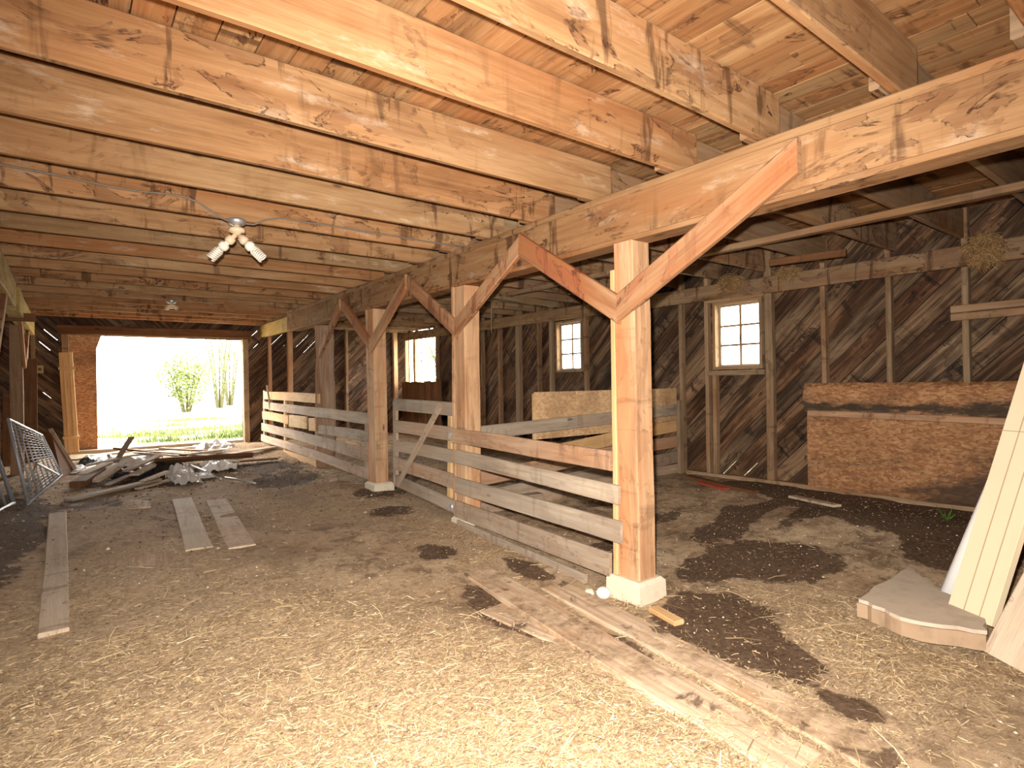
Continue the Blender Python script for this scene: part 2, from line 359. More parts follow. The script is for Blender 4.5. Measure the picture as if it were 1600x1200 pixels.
# damp dung patches: (x, y, rx, ry, strength)
DAMP = [(2.27, 3.95, .22, .25, .8), (2.12, 2.78, .22, .48, 1), (2.62, 3.25, .13, .35, .85), (2.28, 2.15, .12, .38, .75), (2.98, 1.95, .42, .38, 1.15), (2.80, 1.55, .22, .35, 1.0),
        (4.15, 2.15, .42, .42, 1.05), (3.75, 2.45, .5, .25, .9), (4.5, 2.85, .5, .22, .9), (4.3, 3.5, .6, .25, .65), (2.64, 1.08, .10, .15, 1), (6.0, 2.3, .42, 1.2, 1.15), (5.6, 1.3, .7, .35, 1.1), (4.9, 1.25, .35, .25, .9),
        (3.4, 3.2, .3, .25, .9), (4.6, 4.2, .8, .3, .6), (4.2, 5.4, 1.2, .6, .55), (-.5, 7.2, .35, 1.6, .9), (-.6, 5.2, .4, .8, .7), (2.9, 6.2, .5, .35, .7), (2.55, 5.3, .3, .25, .75), (1.5, 9.2, 1.5, .6, .55), (.2, 7.6, .5, .6, .6), (2.4, 8.2, .6, 1.2, .6), (5.2, 2.45, .5, .15, .8), (5.0, 3.0, .25, .2, .9), (1.0, 8.3, .5, .25, .7), (2.1, 7.6, .4, .4, .65), (-.3, 6.3, .2, .5, .8), (.5, 8.9, .5, .3, .8), (3.9, 6.8, .8, .5, .6), (5.6, 1.9, .5, .8, 1.1), (5.0, 1.35, .35, .3, 1.1), (6.1, 3.2, .25, .6, 1), (5.3, 2.9, .5, .12, .9)]
def damp(x, y):
    return min(1.2, sum(s*math.exp(-(((x-a)/rx)**2+((y-b)/ry)**2)**1.6) for a, b, rx, ry, s in DAMP))
def strawy(x, y):
    k = .55+.9*noise.noise(V((x*.8, y*.8, 21)))
    k += bump(x, y, 1.1, 1.8, 1.3, 1.1, .5)+bump(x, y, .3, 3.2, 1.2, 1.6, .35)+bump(x, y, 2.5, 4.3, .3, .9, .6)+bump(x, y, 3.3, 1.0, .8, .6, .4)+bump(x, y, 4.6, 6.2, 1.2, 1.2, .5)
    k += bump(x, y, .3, 6.0, .8, 1.5, .4)+bump(x, y, 1.9, 7.2, .8, 1.0, .35)
    k -= bump(x, y, 1.0, 5.9, .35, 1.0, .7)+bump(x, y, 1.9, 4.9, .5, .5, .3)+bump(x, y, 2.15, 2.0, .3, .9, .5)
    if x > 2.6: k -= .28*min(1, (x-2.6)/.4)
    if x < -.3 and y > 5: k -= .4
    return max(0, min(1, k-.8*damp(x, y)))
def build_floor():
    xs = list(np.arange(XL, -.9, .18))+list(np.arange(-.9, XR+.08, .055)); ys = list(np.arange(YN, .4, .2))+list(np.arange(.4, 7, .055))+list(np.arange(7, YF+.45, .09))
    nx, ny = len(xs), len(ys); vs = []; dm = []; st = []
    for y in ys:
        for x in xs:
            vs.append((x, y, zf(x, y))); dm.append(damp(x, y)); st.append(strawy(x, y))
    fs = [(j*nx+i, j*nx+i+1, (j+1)*nx+i+1, (j+1)*nx+i) for j in range(ny-1) for i in range(nx-1)]
    me = bpy.data.meshes.new('floor'); me.from_pydata(vs, [], fs); me.update()
    for nm, d in (('damp', dm), ('strawy', st)):
        a = me.attributes.new(nm, 'FLOAT', 'POINT'); a.data.foreach_set('value', d)
    me.polygons.foreach_set('use_smooth', [True]*len(fs)); me.materials.append(M['floor'])
    o = bpy.data.objects.new('floor', me); COL.objects.link(o)
    meta(o, 'trodden dirt barn floor with straw and damp dung patches', 'floor', kind='structure')
build_floor()

# ------------------------------------------------------------------ walls of diagonal boards
def clip(poly, n, d):
    """keep the part of a 2D polygon with n.p <= d"""
    out = []
    for i in range(len(poly)):
        p, q = poly[i], poly[(i+1) % len(poly)]; a = n[0]*p[0]+n[1]*p[1]-d; b = n[0]*q[0]+n[1]*q[1]-d
        if a <= 0: out.append(p)
        if (a < 0 < b) or (b < 0 < a): f = a/(a-b); out.append((p[0]+(q[0]-p[0])*f, p[1]+(q[1]-p[1])*f))
    return out
def rects(s0, s1, z0, z1, holes):
    S = sorted({s0, s1, *[h[0] for h in holes], *[h[1] for h in holes]}); Z = sorted({z0, z1, *[h[2] for h in holes], *[h[3] for h in holes]})
    S = [a for a in S if s0 <= a <= s1]; Z = [a for a in Z if z0 <= a <= z1]; out = []
    for a, b in zip(S, S[1:]):
        run = None
        for c, d in zip(Z, Z[1:]):
            m = ((a+b)/2, (c+d)/2); solid = not any(h[0] < m[0] < h[1] and h[2] < m[1] < h[3] for h in holes)
            if solid: run = (run[0], d) if run else (c, d)
            if not solid and run: out.append((a, b, *run)); run = None
        if run: out.append((a, b, *run))
    return out
def diag_wall(name, P, N, regions, holes, thin, label, s0, s1, z0, z1, bw=.19, gs=1):
    """P(s,z) -> point on inner face, N outward normal; regions: (s0,s1,sign); thin: areas without the outer siding"""
    m = MB(); N = V(N)
    for (ra, rb, sg) in regions:
        off = {}
        for (a, b, c, d) in rects(ra, rb, z0, z1, holes):
            q = math.sqrt(.5); n = (q*-sg, q); t = (q, q*sg)   # across / along the board
            ks = [n[0]*x+n[1]*y for x in (a, b) for y in (c, d)]
            for k in range(math.floor(min(ks)/bw), math.floor(max(ks)/bw)+1):
                random.seed(hash((k, sg)) & 0xffff); dj = random.random()*.012; r = random.random(); gap = (.004+.005*random.random())*gs; ou, ov = random.random()*50, random.random()*50
                p = clip([(a, c), (b, c), (b, d), (a, d)], n, (k+1)*bw-gap); p = clip(p, (-n[0], -n[1]), -(k*bw)-gap*.2)
                if len(p) < 3: continue
                uvs = [(ou+t[0]*x+t[1]*y, ov+n[0]*x+n[1]*y) for x, y in p]
                m.prism([P(x, y)+N*dj for x, y in p], N*.022, r, uvs)
    m.build(name, 'wall', label=label, cat='wall', kind='structure')
    s = MB()
    for (a, b, c, d) in rects(s0, s1, z0, z1, holes+thin):
        s.prism([P(a, c)+N*.036, P(b, c)+N*.036, P(b, d)+N*.036, P(a, d)+N*.036], N*.02)
    return s
WIN = [(3.49, 4.13, 1.53, 2.36), (6.42, 7.03, 1.57, 2.39), (9.22, 9.84, 1.62, 2.42)]
holes_r = [(a, b, c, d) for a, b, c, d in WIN]+[(10.9, 12.3, 1.0, 2.52), (11.1, 12.1, 2.60, 2.66)]
PR = lambda s, z: V((XR, s, z))
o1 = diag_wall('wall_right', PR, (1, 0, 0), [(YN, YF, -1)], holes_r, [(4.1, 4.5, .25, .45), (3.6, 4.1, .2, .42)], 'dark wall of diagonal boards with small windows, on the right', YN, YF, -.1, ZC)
o1.build('trim_1', 'tar', label='dark outer siding behind the diagonal boards of the right wall', cat='siding', kind='structure')
DOOR = (.05, 2.79, -.2, 2.345)
PF = lambda s, z: V((s, YF, z))
thin_f = [(3.28, 3.62, 2.25, 2.5), (3.86, 4.3, 2.12, 2.5), (-.28, -.1, 2.2, 2.5), (-.34, -.2, 2.0, 2.25), (-.3, -.2, 1.25, 1.4), (2.92, 3.1, 2.2, 2.55), (2.92, 3.05, .5, .62)]
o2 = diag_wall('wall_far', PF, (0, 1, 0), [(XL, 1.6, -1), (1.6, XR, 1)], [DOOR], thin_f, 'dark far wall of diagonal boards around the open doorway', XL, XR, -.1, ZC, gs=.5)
o2.build('trim_2', 'tar', label='dark outer siding behind the boards of the far wall', cat='siding', kind='structure')
# pale slits need wider gaps where the siding is missing: handled by the board gaps
PL = lambda s, z: V((XL, s, z))
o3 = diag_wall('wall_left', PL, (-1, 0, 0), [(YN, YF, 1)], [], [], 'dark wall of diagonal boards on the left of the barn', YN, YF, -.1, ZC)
o3.build('trim_3', 'tar', label='dark outer siding of the left wall', cat='siding', kind='structure')
w = MB(); w.box(((XL+XR)/2, YN-.03, 1.4), (XR-XL, .04, 3.1)); w.build('wall_near', 'wall', label='board wall behind the photographer', cat='wall', kind='structure')

def build_ceiling():
    m = MB(); x = XL; random.seed(3)
    while x < XR+.05:
        wd = random.uniform(.135, .165); y = YN
        while y < YF+.1:
            L = random.uniform(2.2, 4.2); y1 = min(y+L, YF+.12); ou, ov = random.random()*90, random.random()*90; dz = random.random()*.004
            g = .003
            P = [(x+g, y+.002, ZC+dz), (x+wd-g, y+.002, ZC+dz), (x+wd-g, y1-.002, ZC+dz), (x+g, y1-.002, ZC+dz)]
            m.prism([V(p) for p in P], (0, 0, .022), random.random(), [(ou+p[1], ov+p[0]) for p in P]); y = y1
        x += wd
    m.build('ceiling', 'deck', label='loft floor boards seen from below between the joists', cat='ceiling', kind='structure')
    k = MB(); k.box(((XL+XR)/2, (YN+YF)/2, ZC+.05), (XR-XL+.3, YF-YN+.3, .03)); k.build('trim_4', 'tar', label='dark loft layer above the ceiling boards', cat='roof', kind='structure')
build_ceiling()

# ------------------------------------------------------------------ beams, posts, braces
def beam(x, label, side):
    t = thing('support_beam', (x, 0, 2.3), label, 'beam', None)
    board('timber', (x, YN+.05, 2.465), (x, 9.6, 2.465), .29, .16, 'beam', parent=t, wob=.006)
    board('top_strip', (x-.012*side, YN+.05, 2.605), (x-.012*side, 9.55, 2.600), .045, .165, 'beam', parent=t, wob=.004)
    board('bottom_strip', (x-.006*side, YN+.05, 2.312), (x-.006*side, 9.4, 2.312), .034, .162, 'beam', parent=t, wob=.005)
    return t
BX = 2.92
beam(BX, 'long stained main beam carried by the braced posts between aisle and right bay', 1)
board('beam_extension', (2.95, 9.35, 2.45), (3.17, YF-.02, 2.53), .235, .09, 'beam_yellow', label='yellowish end length of the main beam beside the far doorway', cat='beam')
LX = -.48
t = thing('support_beam', (LX, 0, 2.3), 'beam along the left edge of the aisle, cut off by the left frame edge', 'beam')
board('timber', (LX, YN+.05, 2.43), (LX, 8.2, 2.43), .28, .14, 'beam_yellow', parent=t)
board('beam_extension', (LX+.02, 8.35, 2.42), (LX+.02, 12.0, 2.42), .26, .14, 'beam_yellow', label='far yellowish length of the left beam, behind the red crosspiece', cat='beam')
board('cross_board', at(1, 9.2, -60, 492), at(1, 9.2, 56, 496), .10, .04, 'brown', label='reddish crosspiece board over the left beam near the far left corner', cat='board')

PY = [2.48, 4.44, 6.37, 8.22]
pl = ['nearest braced post, standing on a pale concrete block', 'second braced post, beside the gate hinges', 'third braced post, at the near end of the far fence']
for i, y in enumerate(PY[:3]):
    z0 = zf0(BX, y)+(.13 if i == 0 else .10 if i == 2 else .05)
    t = thing('support_post', (BX, y, z0), pl[i], 'post', 'braced posts under the main beam')
    board('timber', (BX-.002, y, z0), (BX-.002, y, 2.298), .165, .165, 'post', up=(0, 1, 0), parent=t, wob=.006, wane=.003)
    if i == 0:
        board('side_plank', (BX-.045, y+.105, z0-.03), (BX-.045, y+.105, 2.13), .04, .085, 'pale', up=(0, 1, 0), parent=t, label='pale plank nailed to the far side of the post')
    else:
        board('side_plank', (BX-.03, y+.105, z0-.02), (BX-.03, y+.105, 2.298), .045, .12, 'post', up=(0, 1, 0), parent=t)
t = thing('support_post', (BX, PY[3], zf0(BX, PY[3])), 'broad split-log post with a wavy edge behind the far fence', 'post', 'braced posts under the main beam')
board('timber', (3.04, 8.45, zf0(BX, 8.45)-.01), (3.02, 8.45, 2.30), .26, .10, 'split', up=(.8, -.6, 0), parent=t, wane=.018, wob=.012)
def footing(x, y, sx, sy, h, label):
    z = zf0(x, y); m = MB(); c = .022
    sec = lambda s, zz: [(x+a*(sx/2-s)-(0 if abs(a) < 2 else 0), y+b*(sy/2-s), zz) for a, b in ((-1, -1), (1, -1), (1, 1), (-1, 1))]
    m.ring([sec(-.004, z-.08), sec(0, z+h-c), sec(c, z+h)], smooth=False)
    m.build('concrete_footing', 'concrete', label=label, cat='footing', origin=(x, y, z))
footing(BX, PY[0]+.01, .255, .28, .133, 'pale square concrete block under the nearest post')
footing(BX, PY[1], .24, .25, .05, 'concrete block in the straw under the second post')
footing(BX, PY[2], .25, .26, .10, 'soiled concrete block under the third post')
BR = [((968, 481), (1243, 247), .155, 'long brace rising right from the nearest post to the beam'), ((966, 482), (816, 384), .155, 'brace rising left from the nearest post to the beam'),
      ((712, 512), (814, 382), .13, 'brace rising right from the second post to the beam'), ((712, 512), (638, 440), .13, 'brace rising left from the second post to the beam'),
      ((580, 540), (637, 438), .125, 'brace rising right from the third post to the beam'), ((579, 538), (534, 474), .125, 'brace rising left from the third post to the beam'),
      ((500, 552), (533, 474), .12, 'brace rising right from the split-log post to the beam')]
for p, q, wd, lb in BR:
    a, b = at(0, 2.895 if p[0] < 510 else 2.81, *p), at(0, 2.81, *q); d = (b-a).normalized(); s = d.z/abs(d.y)*1.0
    a = a-d*.01; b = b-d*(.02 if p[0] < 960 else -.02)
    # plumb cut at both ends
    board('knee_brace', a, b, wd, .045, 'brace', up=(0, 0, 1), shear=(abs(d.z/d.y), abs(d.z/d.y)), label=lb, cat='brace', group='knee braces', wob=.004)
for y in (6.2, 10.3, 11.9):
    z0 = zf0(-.5, y)-.03; k = [6.2, 10.3, 11.9].index(y)
    board('aisle_post', (LX-.05, y, z0), (LX-.05, y, 2.29), .13, .14, 'stud', up=(0, 1, 0), label=['left-aisle post at the very left frame edge', 'left-aisle post with a lit edge behind the leaning metal gate', 'left-aisle post near the far left corner'][k], cat='post', group='posts on the left of the aisle')
for (y0, y1, lb) in ((6.2, 7.15, 'V brace arm rising right beside the left frame edge'), (10.3, 9.3, 'V brace arm rising left beside the left frame edge'), (10.3, 11.2, 'thin brace rising right from the left-aisle post behind the metal gate')):
    board('post_brace', (LX+.042, y0, 1.75), (LX+.042, y1, 2.30), .10, .04, 'brace', label=lb, cat='brace', group='braces on the left of the aisle')

# ------------------------------------------------------------------ joists
JY = [-1.9, -1.3, -.7, -.1, .5, .97, 1.58, 2.12, 2.77, 3.41, 4.0, 4.61, 5.21, 5.78, 6.36, 6.93, 7.52, 8.1, 8.7, 9.3, 9.9, 10.5, 11.1, 11.65, 12.2]
fx = JY.index(4.61)
def jlabel(i, where):
    d = i-fx
    if d == 0: return f'ceiling joist over {where}, level with the twin-bulb fixture'
    return f'ceiling joist over {where}, {ORD[abs(d)-1]} {"beyond" if d > 0 else "nearer than"} the twin-bulb fixture'
for i, y in enumerate(JY):
    random.seed(100+i); hh = .265
    if y > .3:
        board('ceiling_joist', (-.62, y-.022, 2.632+hh/2), (3.06 if i % 2 else 3.0, y-.022, 2.632+hh/2), hh, .042, 'joist', label=jlabel(i, 'the aisle'), cat='joist', group='joists over the aisle', wob=.004, r=.25+.75*random.random())
    if y > .3:
        z1 = 2.60
        board('ceiling_joist', (2.76, y+.024, 2.632+hh/2), (XR-.05, y+.024, 2.622+hh/2), hh, .042, 'joist_dark', label=jlabel(i, 'the right bay'), cat='joist', group='joists over the right bay', wob=.004)
    if y > 4.5:
        board('ceiling_joist', (XL+.05, y+.024, 2.632+hh/2), (-.42, y+.024, 2.632+hh/2), hh, .042, 'joist_dark', label=jlabel(i, 'the left bay'), cat='joist', group='joists over the left bay')
random.seed(11)
# rails hung under the right-bay joists
board('hanging_rail', (4.80, .2, 2.600), (4.745, 6.2, 2.600), .052, .085, 'joist_dark', label='long light rail nailed under the right-bay joists, crossing behind the long brace', cat='rail')
board('short_rail', at(2, 2.58, 1202, 410), at(2, 2.58, 1322, 394), .07, .05, 'brown', label='short reddish board hanging under the right-bay joists above the near window', cat='board')
board('loft_board', at(2, 2.588, 766, 462), at(2, 2.588, 866, 476), .085, .08, 'joist_dark', label='board with a pale sawn end hanging in the right bay above the middle window', cat='board')

# ------------------------------------------------------------------ right wall framing
SX = XR-.048
rs = [(.36, ''), (.97, ''), (1.585, 'stud behind the cream siding sheets, right of the long wall panel centre'), (2.19, 'stud above the middle of the stained wall panel'), (2.80, 'stud above the left end of the stained wall panel'),
      (3.40, 'wide stud on the right side of the near window'), (4.20, 'stud on the left side of the near window'), (4.585, 'grey stud between the partition end and the near window'), (5.25, 'stud just right of the nearest braced post on the right wall'), (6.33, 'stud on the right side of the middle window'),
      (7.12, 'stud on the left side of the middle window'), (7.45, 'stud left of the middle window above the strand board end'), (8.0, 'broad pale stud between the middle window and the second post'), (8.55, 'narrow stud second to the left of the middle window'), (9.12, 'dark stud right of the far small window'), (9.94, 'stud left of the far small window'), (10.82, 'dark stud beside the bright broken opening'), (12.25, 'sunlit corner stud left of the bright broken opening')]
for y, lb in rs:
    z0 = .15; z1 = ZC
    if abs(y-4.20) < .01:
        pass
    wd = .11 if y in (8.0,) else .05 if y != 3.40 else .085
    board('wall_stud', (SX, y, z0), (SX, y, z1), .085, wd, 'stud', up=(1, 0, 0), label=lb or ('stud on the right wall outside the frame, near end' if y < .5 else 'stud on the right wall under the short cross board'), cat='stud', group='studs on the right wall', wob=.006)
board('wall_ledger', (SX-.06, .1, 2.455), (SX-.06, YF-.1, 2.53), .185, .045, 'joist_dark', label='long ledger board across the right wall under the joist ends', cat='ledger', r=.35)
for k, (z, yy) in enumerate(((2.00, 1.68), (1.93, 1.68))):
    board('cross_board', (SX-.061, yy, z), (SX-.061, -.3, z+.01), .065, .04, 'stud', label=['upper of two short boards nailed across the right-wall studs', 'lower of two short boards nailed across the right-wall studs'][k], cat='board', r=.9)
board('window_header', (SX-.02, 3.44, 2.385), (SX-.02, 4.18, 2.385), .05, .085, 'stud', label='header board over the near window', cat='board')
board('window_sill_board', (SX-.02, 3.44, 1.49), (SX-.02, 4.18, 1.49), .06, .085, 'stud', label='dark rough sill board below the near window', cat='board')
board('cripple_stud', (SX, 4.10, .2), (SX, 4.10, 1.46), .085, .05, 'stud', up=(1, 0, 0), label='short stud under the left corner of the near window', cat='stud')
board('sill_plate', (SX-.02, .2, .225), (SX-.02, 4.5, .225), .06, .10, 'stud', label='dark timber sill along the foot of the right wall', cat='sill')
def window(n, a, b, c, d, label, rows=3, cols=2):
    t = thing(f'window_{n}', (XR, (a+b)/2, c), label, 'window', kind='structure')
    m = MB(); x0, x1 = XR-.055, XR+.075; f = .035
    for (y0, y1, z0, z1) in ((a, a+f, c, d), (b-f, b, c, d), (a+f, b-f, d-f, d), (a+f, b-f, c, c+f)):
        m.box(((x0+x1)/2, (y0+y1)/2, (z0+z1)/2), (x1-x0, y1-y0, z1-z0))
    m.build('window_frame', 'stud', t)
    m = MB(); g = f; s = .026; X = XR+.045
    for (y0, y1, z0, z1) in ((a+g, a+g+s, c+g, d-g), (b-g-s, b-g, c+g, d-g), (a+g+s, b-g-s, d-g-s, d-g), (a+g+s, b-g-s, c+g, c+g+s)):
        m.box((X, (y0+y1)/2, (z0+z1)/2), (.03, y1-y0, z1-z0))
    m.build('sash', 'grey', t)
    m = MB(); g += s
    for k in range(1, cols): m.box((X, a+g+(b-a-2*g)*k/cols, (c+d)/2), (.02, .026, d-c-2*g))
    for k in range(1, rows): m.box((X, (a+b)/2, c+g+(d-c-2*g)*k/rows), (.0195, b-a-2*g, .024))
    m.build('glazing_bars', 'stud', t)
    m = MB(); m.box((X+.004, (a+b)/2, (c+d)/2), (.004, b-a-2*g+.01, d-c-2*g+.01)); m.build('pane', 'glass', t)
window(1, *WIN[0], 'six-pane window nearest on the right wall')
window(2, *WIN[1], 'six-pane window in the middle of the right wall, left of the nearest post')
window(3, *WIN[2], 'far small window on the right wall, mostly hidden behind the second post')
# broken opening in the right wall near the far corner
m = MB(); y = 10.55
while y < 12.22:
    m.box((SX-.075, y+.075, .83+random.uniform(-.01, .01)), (.022, .145, 1.29+random.uniform(-.02, .02))); y += .15
m.build('plank_barrier', 'brown', label='brown upright-board barrier closing the lower half of the broken opening', cat='barrier')
board('opening_plank', (SX+.02, 11.83, 1.0), (SX+.02, 11.83, 2.52), .09, .10, 'pale', up=(1, 0, 0), label='sunlit plank standing inside the broken opening', cat='plank')
board('opening_lath', (SX+.05, 11.60, 1.0), (SX+.05, 11.62, 2.52), .02, .02, 'stud', up=(1, 0, 0), label='thin lath standing inside the broken opening', cat='lath')
board('opening_header', (SX-.03, 10.7, 2.575), (SX-.03, 12.2, 2.575), .07, .09, 'stud', label='dark ragged header over the broken opening', cat='board', wane=.012)

# stained panel on the right wall
PX = SX-.075
t = thing('wall_panel', (PX, 2.2, .25), 'large stained brown panel against the right wall, behind the cream siding sheets', 'panel')
def sheet(x, y0, y1, z0, z1, th, mat, name, parent, ny=14, nz=6, bulge=0, wav=.006, **kw):
    m = MB(); P = []
    for j in range(nz+1):
        for i in range(ny+1):
            y = y0+(y1-y0)*i/ny; z = z0+(z1-z0)*j/nz
            P.append((x-bulge*math.sin(math.pi*j/nz)+wav*noise.noise(V((y*2.5, z*2.5, x))), y, z+wav*1.2*noise.noise(V((y*3, 7, j)))*(1 if j in (0, nz) else 0)))
    nv = len(P); m.v = P+[(p[0]+th, p[1], p[2]) for p in P]; W = ny+1
    for j in range(nz):
        for i in range(ny):
            a = j*W+i; q = (a, a+1, a+W+1, a+W); uv = [(P[k][1], P[k][2]) for k in q]
            m.face(q, uv, .5, True); m.face(tuple(k+nv for k in q[::-1]), uv[::-1], .5, True)
    ed = [j*W for j in range(nz+1)]; 
    for seq in ([i for i in range(W)], [nz*W+i for i in range(W)], [j*W for j in range(nz+1)], [j*W+ny for j in range(nz+1)]):
        for a, b in zip(seq, seq[1:]): m.face((a, b, b+nv, a+nv), [(P[a][1], P[a][2]), (P[b][1], P[b][2]), (P[b][1], P[b][2]+th), (P[a][1], P[a][2]+th)], .5)
    return m.build(name, mat, parent, **kw)
sheet(PX, .75, 2.96, .25, 1.06, .014, 'osb_mould', 'lower_sheet', t)
sheet(PX-.02, .75, 2.97, 1.05, 1.355, .014, 'osb_mould', 'upper_sheet', t, bulge=.05)
board('batten', (PX-.035, .75, 1.005), (PX-.035, 2.93, 1.035), .06, .04, 'fence_red', parent=t, r=1)
# partition across the right bay
py_ = 4.62
t = thing('pen_partition', (4.7, py_, .2), 'low partition of grey rails and strand board running to the right wall', 'partition')
m = MB()
for k, (a, b) in enumerate(((3.90, 4.50), (4.505, 5.05), (5.055, 5.6), (5.605, 6.33))):
    m.box(((a+b)/2, py_+.05, 1.055), (b-a-.004, .014, .50))
m.build('strand_board', 'osb', t, label='pale strand board sheet of the partition')
board('rail', (3.02, py_, .92), (6.33, py_, 1.03), .135, .035, 'grey', parent=t, drop=.01, label='grey top rail of the partition')
for z, zz, mt in ((.60, .82, 'pale'), (.43, .62, 'fence_red'), (.22, .42, 'grey'), (.16, .24, 'fence')):
    board('rail', (3.1 if z < .5 else 3.9, py_+.008, z+.05), (6.33, py_+.008, zz), .15, .03, mt, parent=t, wob=.008)
board('upright', (6.26, py_-.055, .15), (6.26, py_-.055, 1.15), .08, .05, 'stud', up=(1, 0, 0), parent=t)
board('upright', (3.88, py_+.03, .15), (3.88, py_+.03, 1.29), .03, .04, 'pale', up=(1, 0, 0), parent=t)
# two pale boards lying on the pen floor behind the front fence
for (p, q, lb) in (((735, 755), (870, 742), 'pale board lying in the pen behind the second post'), ((735, 785), (845, 772), 'lower pale board lying in the pen behind the front fence')):
    a, b = hit(*p, .12), hit(*q, .12); board('loose_board', a, b, .02, .13, 'grey', label=lb, cat='board')
    for e in (a, b): pass

# ------------------------------------------------------------------ fences and gate
def quad_board(name, X, l0, l1, r0, r1, th, mat, parent, label=None, x2=None):
    """rail given by its upper and lower edge at the left and right end (photo pixels on the fence plane)"""
    A, B = at(0, X, *l0), at(0, X, *l1); C, D = at(0, x2 or X, *r0), at(0, x2 or X, *r1)
    w_ = ((A-B).length+(C-D).length)/2
    return board(name, (A+B)/2, (C+D)/2, w_, th, mat, parent=parent, label=label, wob=.006, drop=-.004)
t = thing('pen_fence', (2.82, 3.3, .05), 'board fence between the nearest post and the hinged gate', 'fence')
quad_board('rail', 2.815, (708, 670), (708, 692), (955, 706), (955, 738), .026, 'fence_red', t)
quad_board('rail', 2.815, (712, 702), (712, 724), (970, 762), (968, 790), .026, 'fence', t)
quad_board('rail', 2.815, (712, 744), (712, 770), (971, 815), (971, 848), .026, 'grey', t)
quad_board('rail', 2.815, (712, 780), (712, 808), (955, 865), (955, 900), .026, 'fence', t)
board('ground_board', at(0, 2.80, 716, 822), at(0, 2.80, 915, 912), .12, .03, 'grey', label='grey board on edge in the straw beneath the front fence', cat='board')
t = thing('farm_gate', (2.86, 4.62, .2), 'five-board wooden gate with a diagonal brace left of the second post', 'gate')
GX = 2.855; G = lambda l0, l1, r0, r1, mt: quad_board('board', GX, l0, l1, r0, r1, .024, mt, t)
G((616, 624), (616, 641), (710, 628), (710, 651), 'grey'); G((616, 657), (616, 674), (716, 668), (716, 692), 'fence'); G((616, 686), (616, 704), (712, 703), (712, 724), 'grey')
G((616, 714), (616, 733), (712, 742), (712, 766), 'fence'); G((619, 742), (619, 757), (716, 781), (716, 806), 'grey')
board('upright', at(0, GX+.03, 704, 632), at(0, GX+.03, 704, 778), .07, .035, 'pale', up=(0, 1, 0), parent=t, label='orange-toned hinge upright of the gate')
board('upright', at(0, GX+.03, 619, 627), at(0, GX+.03, 619, 757), .08, .035, 'fence', up=(0, 1, 0), parent=t)
board('brace', at(0, GX-.03, 621, 757), at(0, GX-.03, 687, 633), .06, .03, 'fence', up=(0, 1, 0), parent=t, label='diagonal brace board of the gate')
for (px, py) in ((707, 681), (707, 793)):
    c = at(0, GX-.020, px, py); m = MB(); h = .034
    m.prism([c+V((0, .07, -h)), c+V((0, .0, -h)), c+V((0, -.14, -.008)), c+V((0, -.14, .008)), c+V((0, 0, h)), c+V((0, .07, h))], (.004, 0, 0))
    m.tube([c+V((-.004, .004, -h-.005)), c+V((-.004, .004, h+.005))], .008, 8)
    hg = m.build('hinge', 'metal', t, label='galvanised strap hinge')
    for dy, dz in ((.05, .02), (.05, -.02), (-.04, .012), (-.04, -.012)):
        m = MB(); m.lathe(c+V((0, dy, dz)), (-1, 0, 0), [(0, .006), (.004, .005), (.006, .001)], 8); m.build('bolt', 'dull_metal', hg)
t = thing('board_fence', (2.9, 9, .25), 'long grey board fence from the third post to the far wall', 'fence')
FR = [((412, 611), (412, 623), (499, 616), (499, 631), 'pale'), ((412, 627), (412, 639), (578, 647), (578, 664), 'fence'), ((411, 644), (411, 654), (451, 648), (451, 664), 'pale'), ((494, 662), (494, 676), (578, 675), (578, 692), 'grey'),
      ((410, 660), (410, 673), (578, 703), (578, 721), 'fence'), ((409, 678), (409, 688), (578, 732), (578, 750), 'fence'), ((443, 704), (443, 714), (494, 717), (494, 732), 'pale')]
def fxp(px): return 3.02-.17*(px-409)/(578-409)
for l0, l1, r0, r1, mt in FR: quad_board('rail', fxp(l0[0]), l0, l1, r0, r1, .026, mt, t, x2=fxp(r0[0]))
for px, y0, y1, mt in ((446, 614, 706, 'pale'), (496, 616, 730, 'fence'), (414, 610, 688, 'fence'), (574, 645, 748, 'fence')):
    board('upright', at(0, fxp(px)+.035, px, y0), at(0, fxp(px)+.035, px, y1), .09, .04, mt, up=(0, 1, 0), parent=t)
for a, b in ((452, 480), (483, 493)):
    quad_board('patch_board', fxp(a)-.03, (a, 648+(a-452)*.15), (a, 666+(a-452)*.2), (b, 651+(b-480)*.15), (b, 671+(b-480)*.2), .022, 'pale', t, x2=fxp(b)-.03)
board('leaning_stick', hit(431, 697), at(0, 2.93, 417, 602), .03, .03, 'grey', label='thin stick leaning on the far end of the board fence', cat='stick')

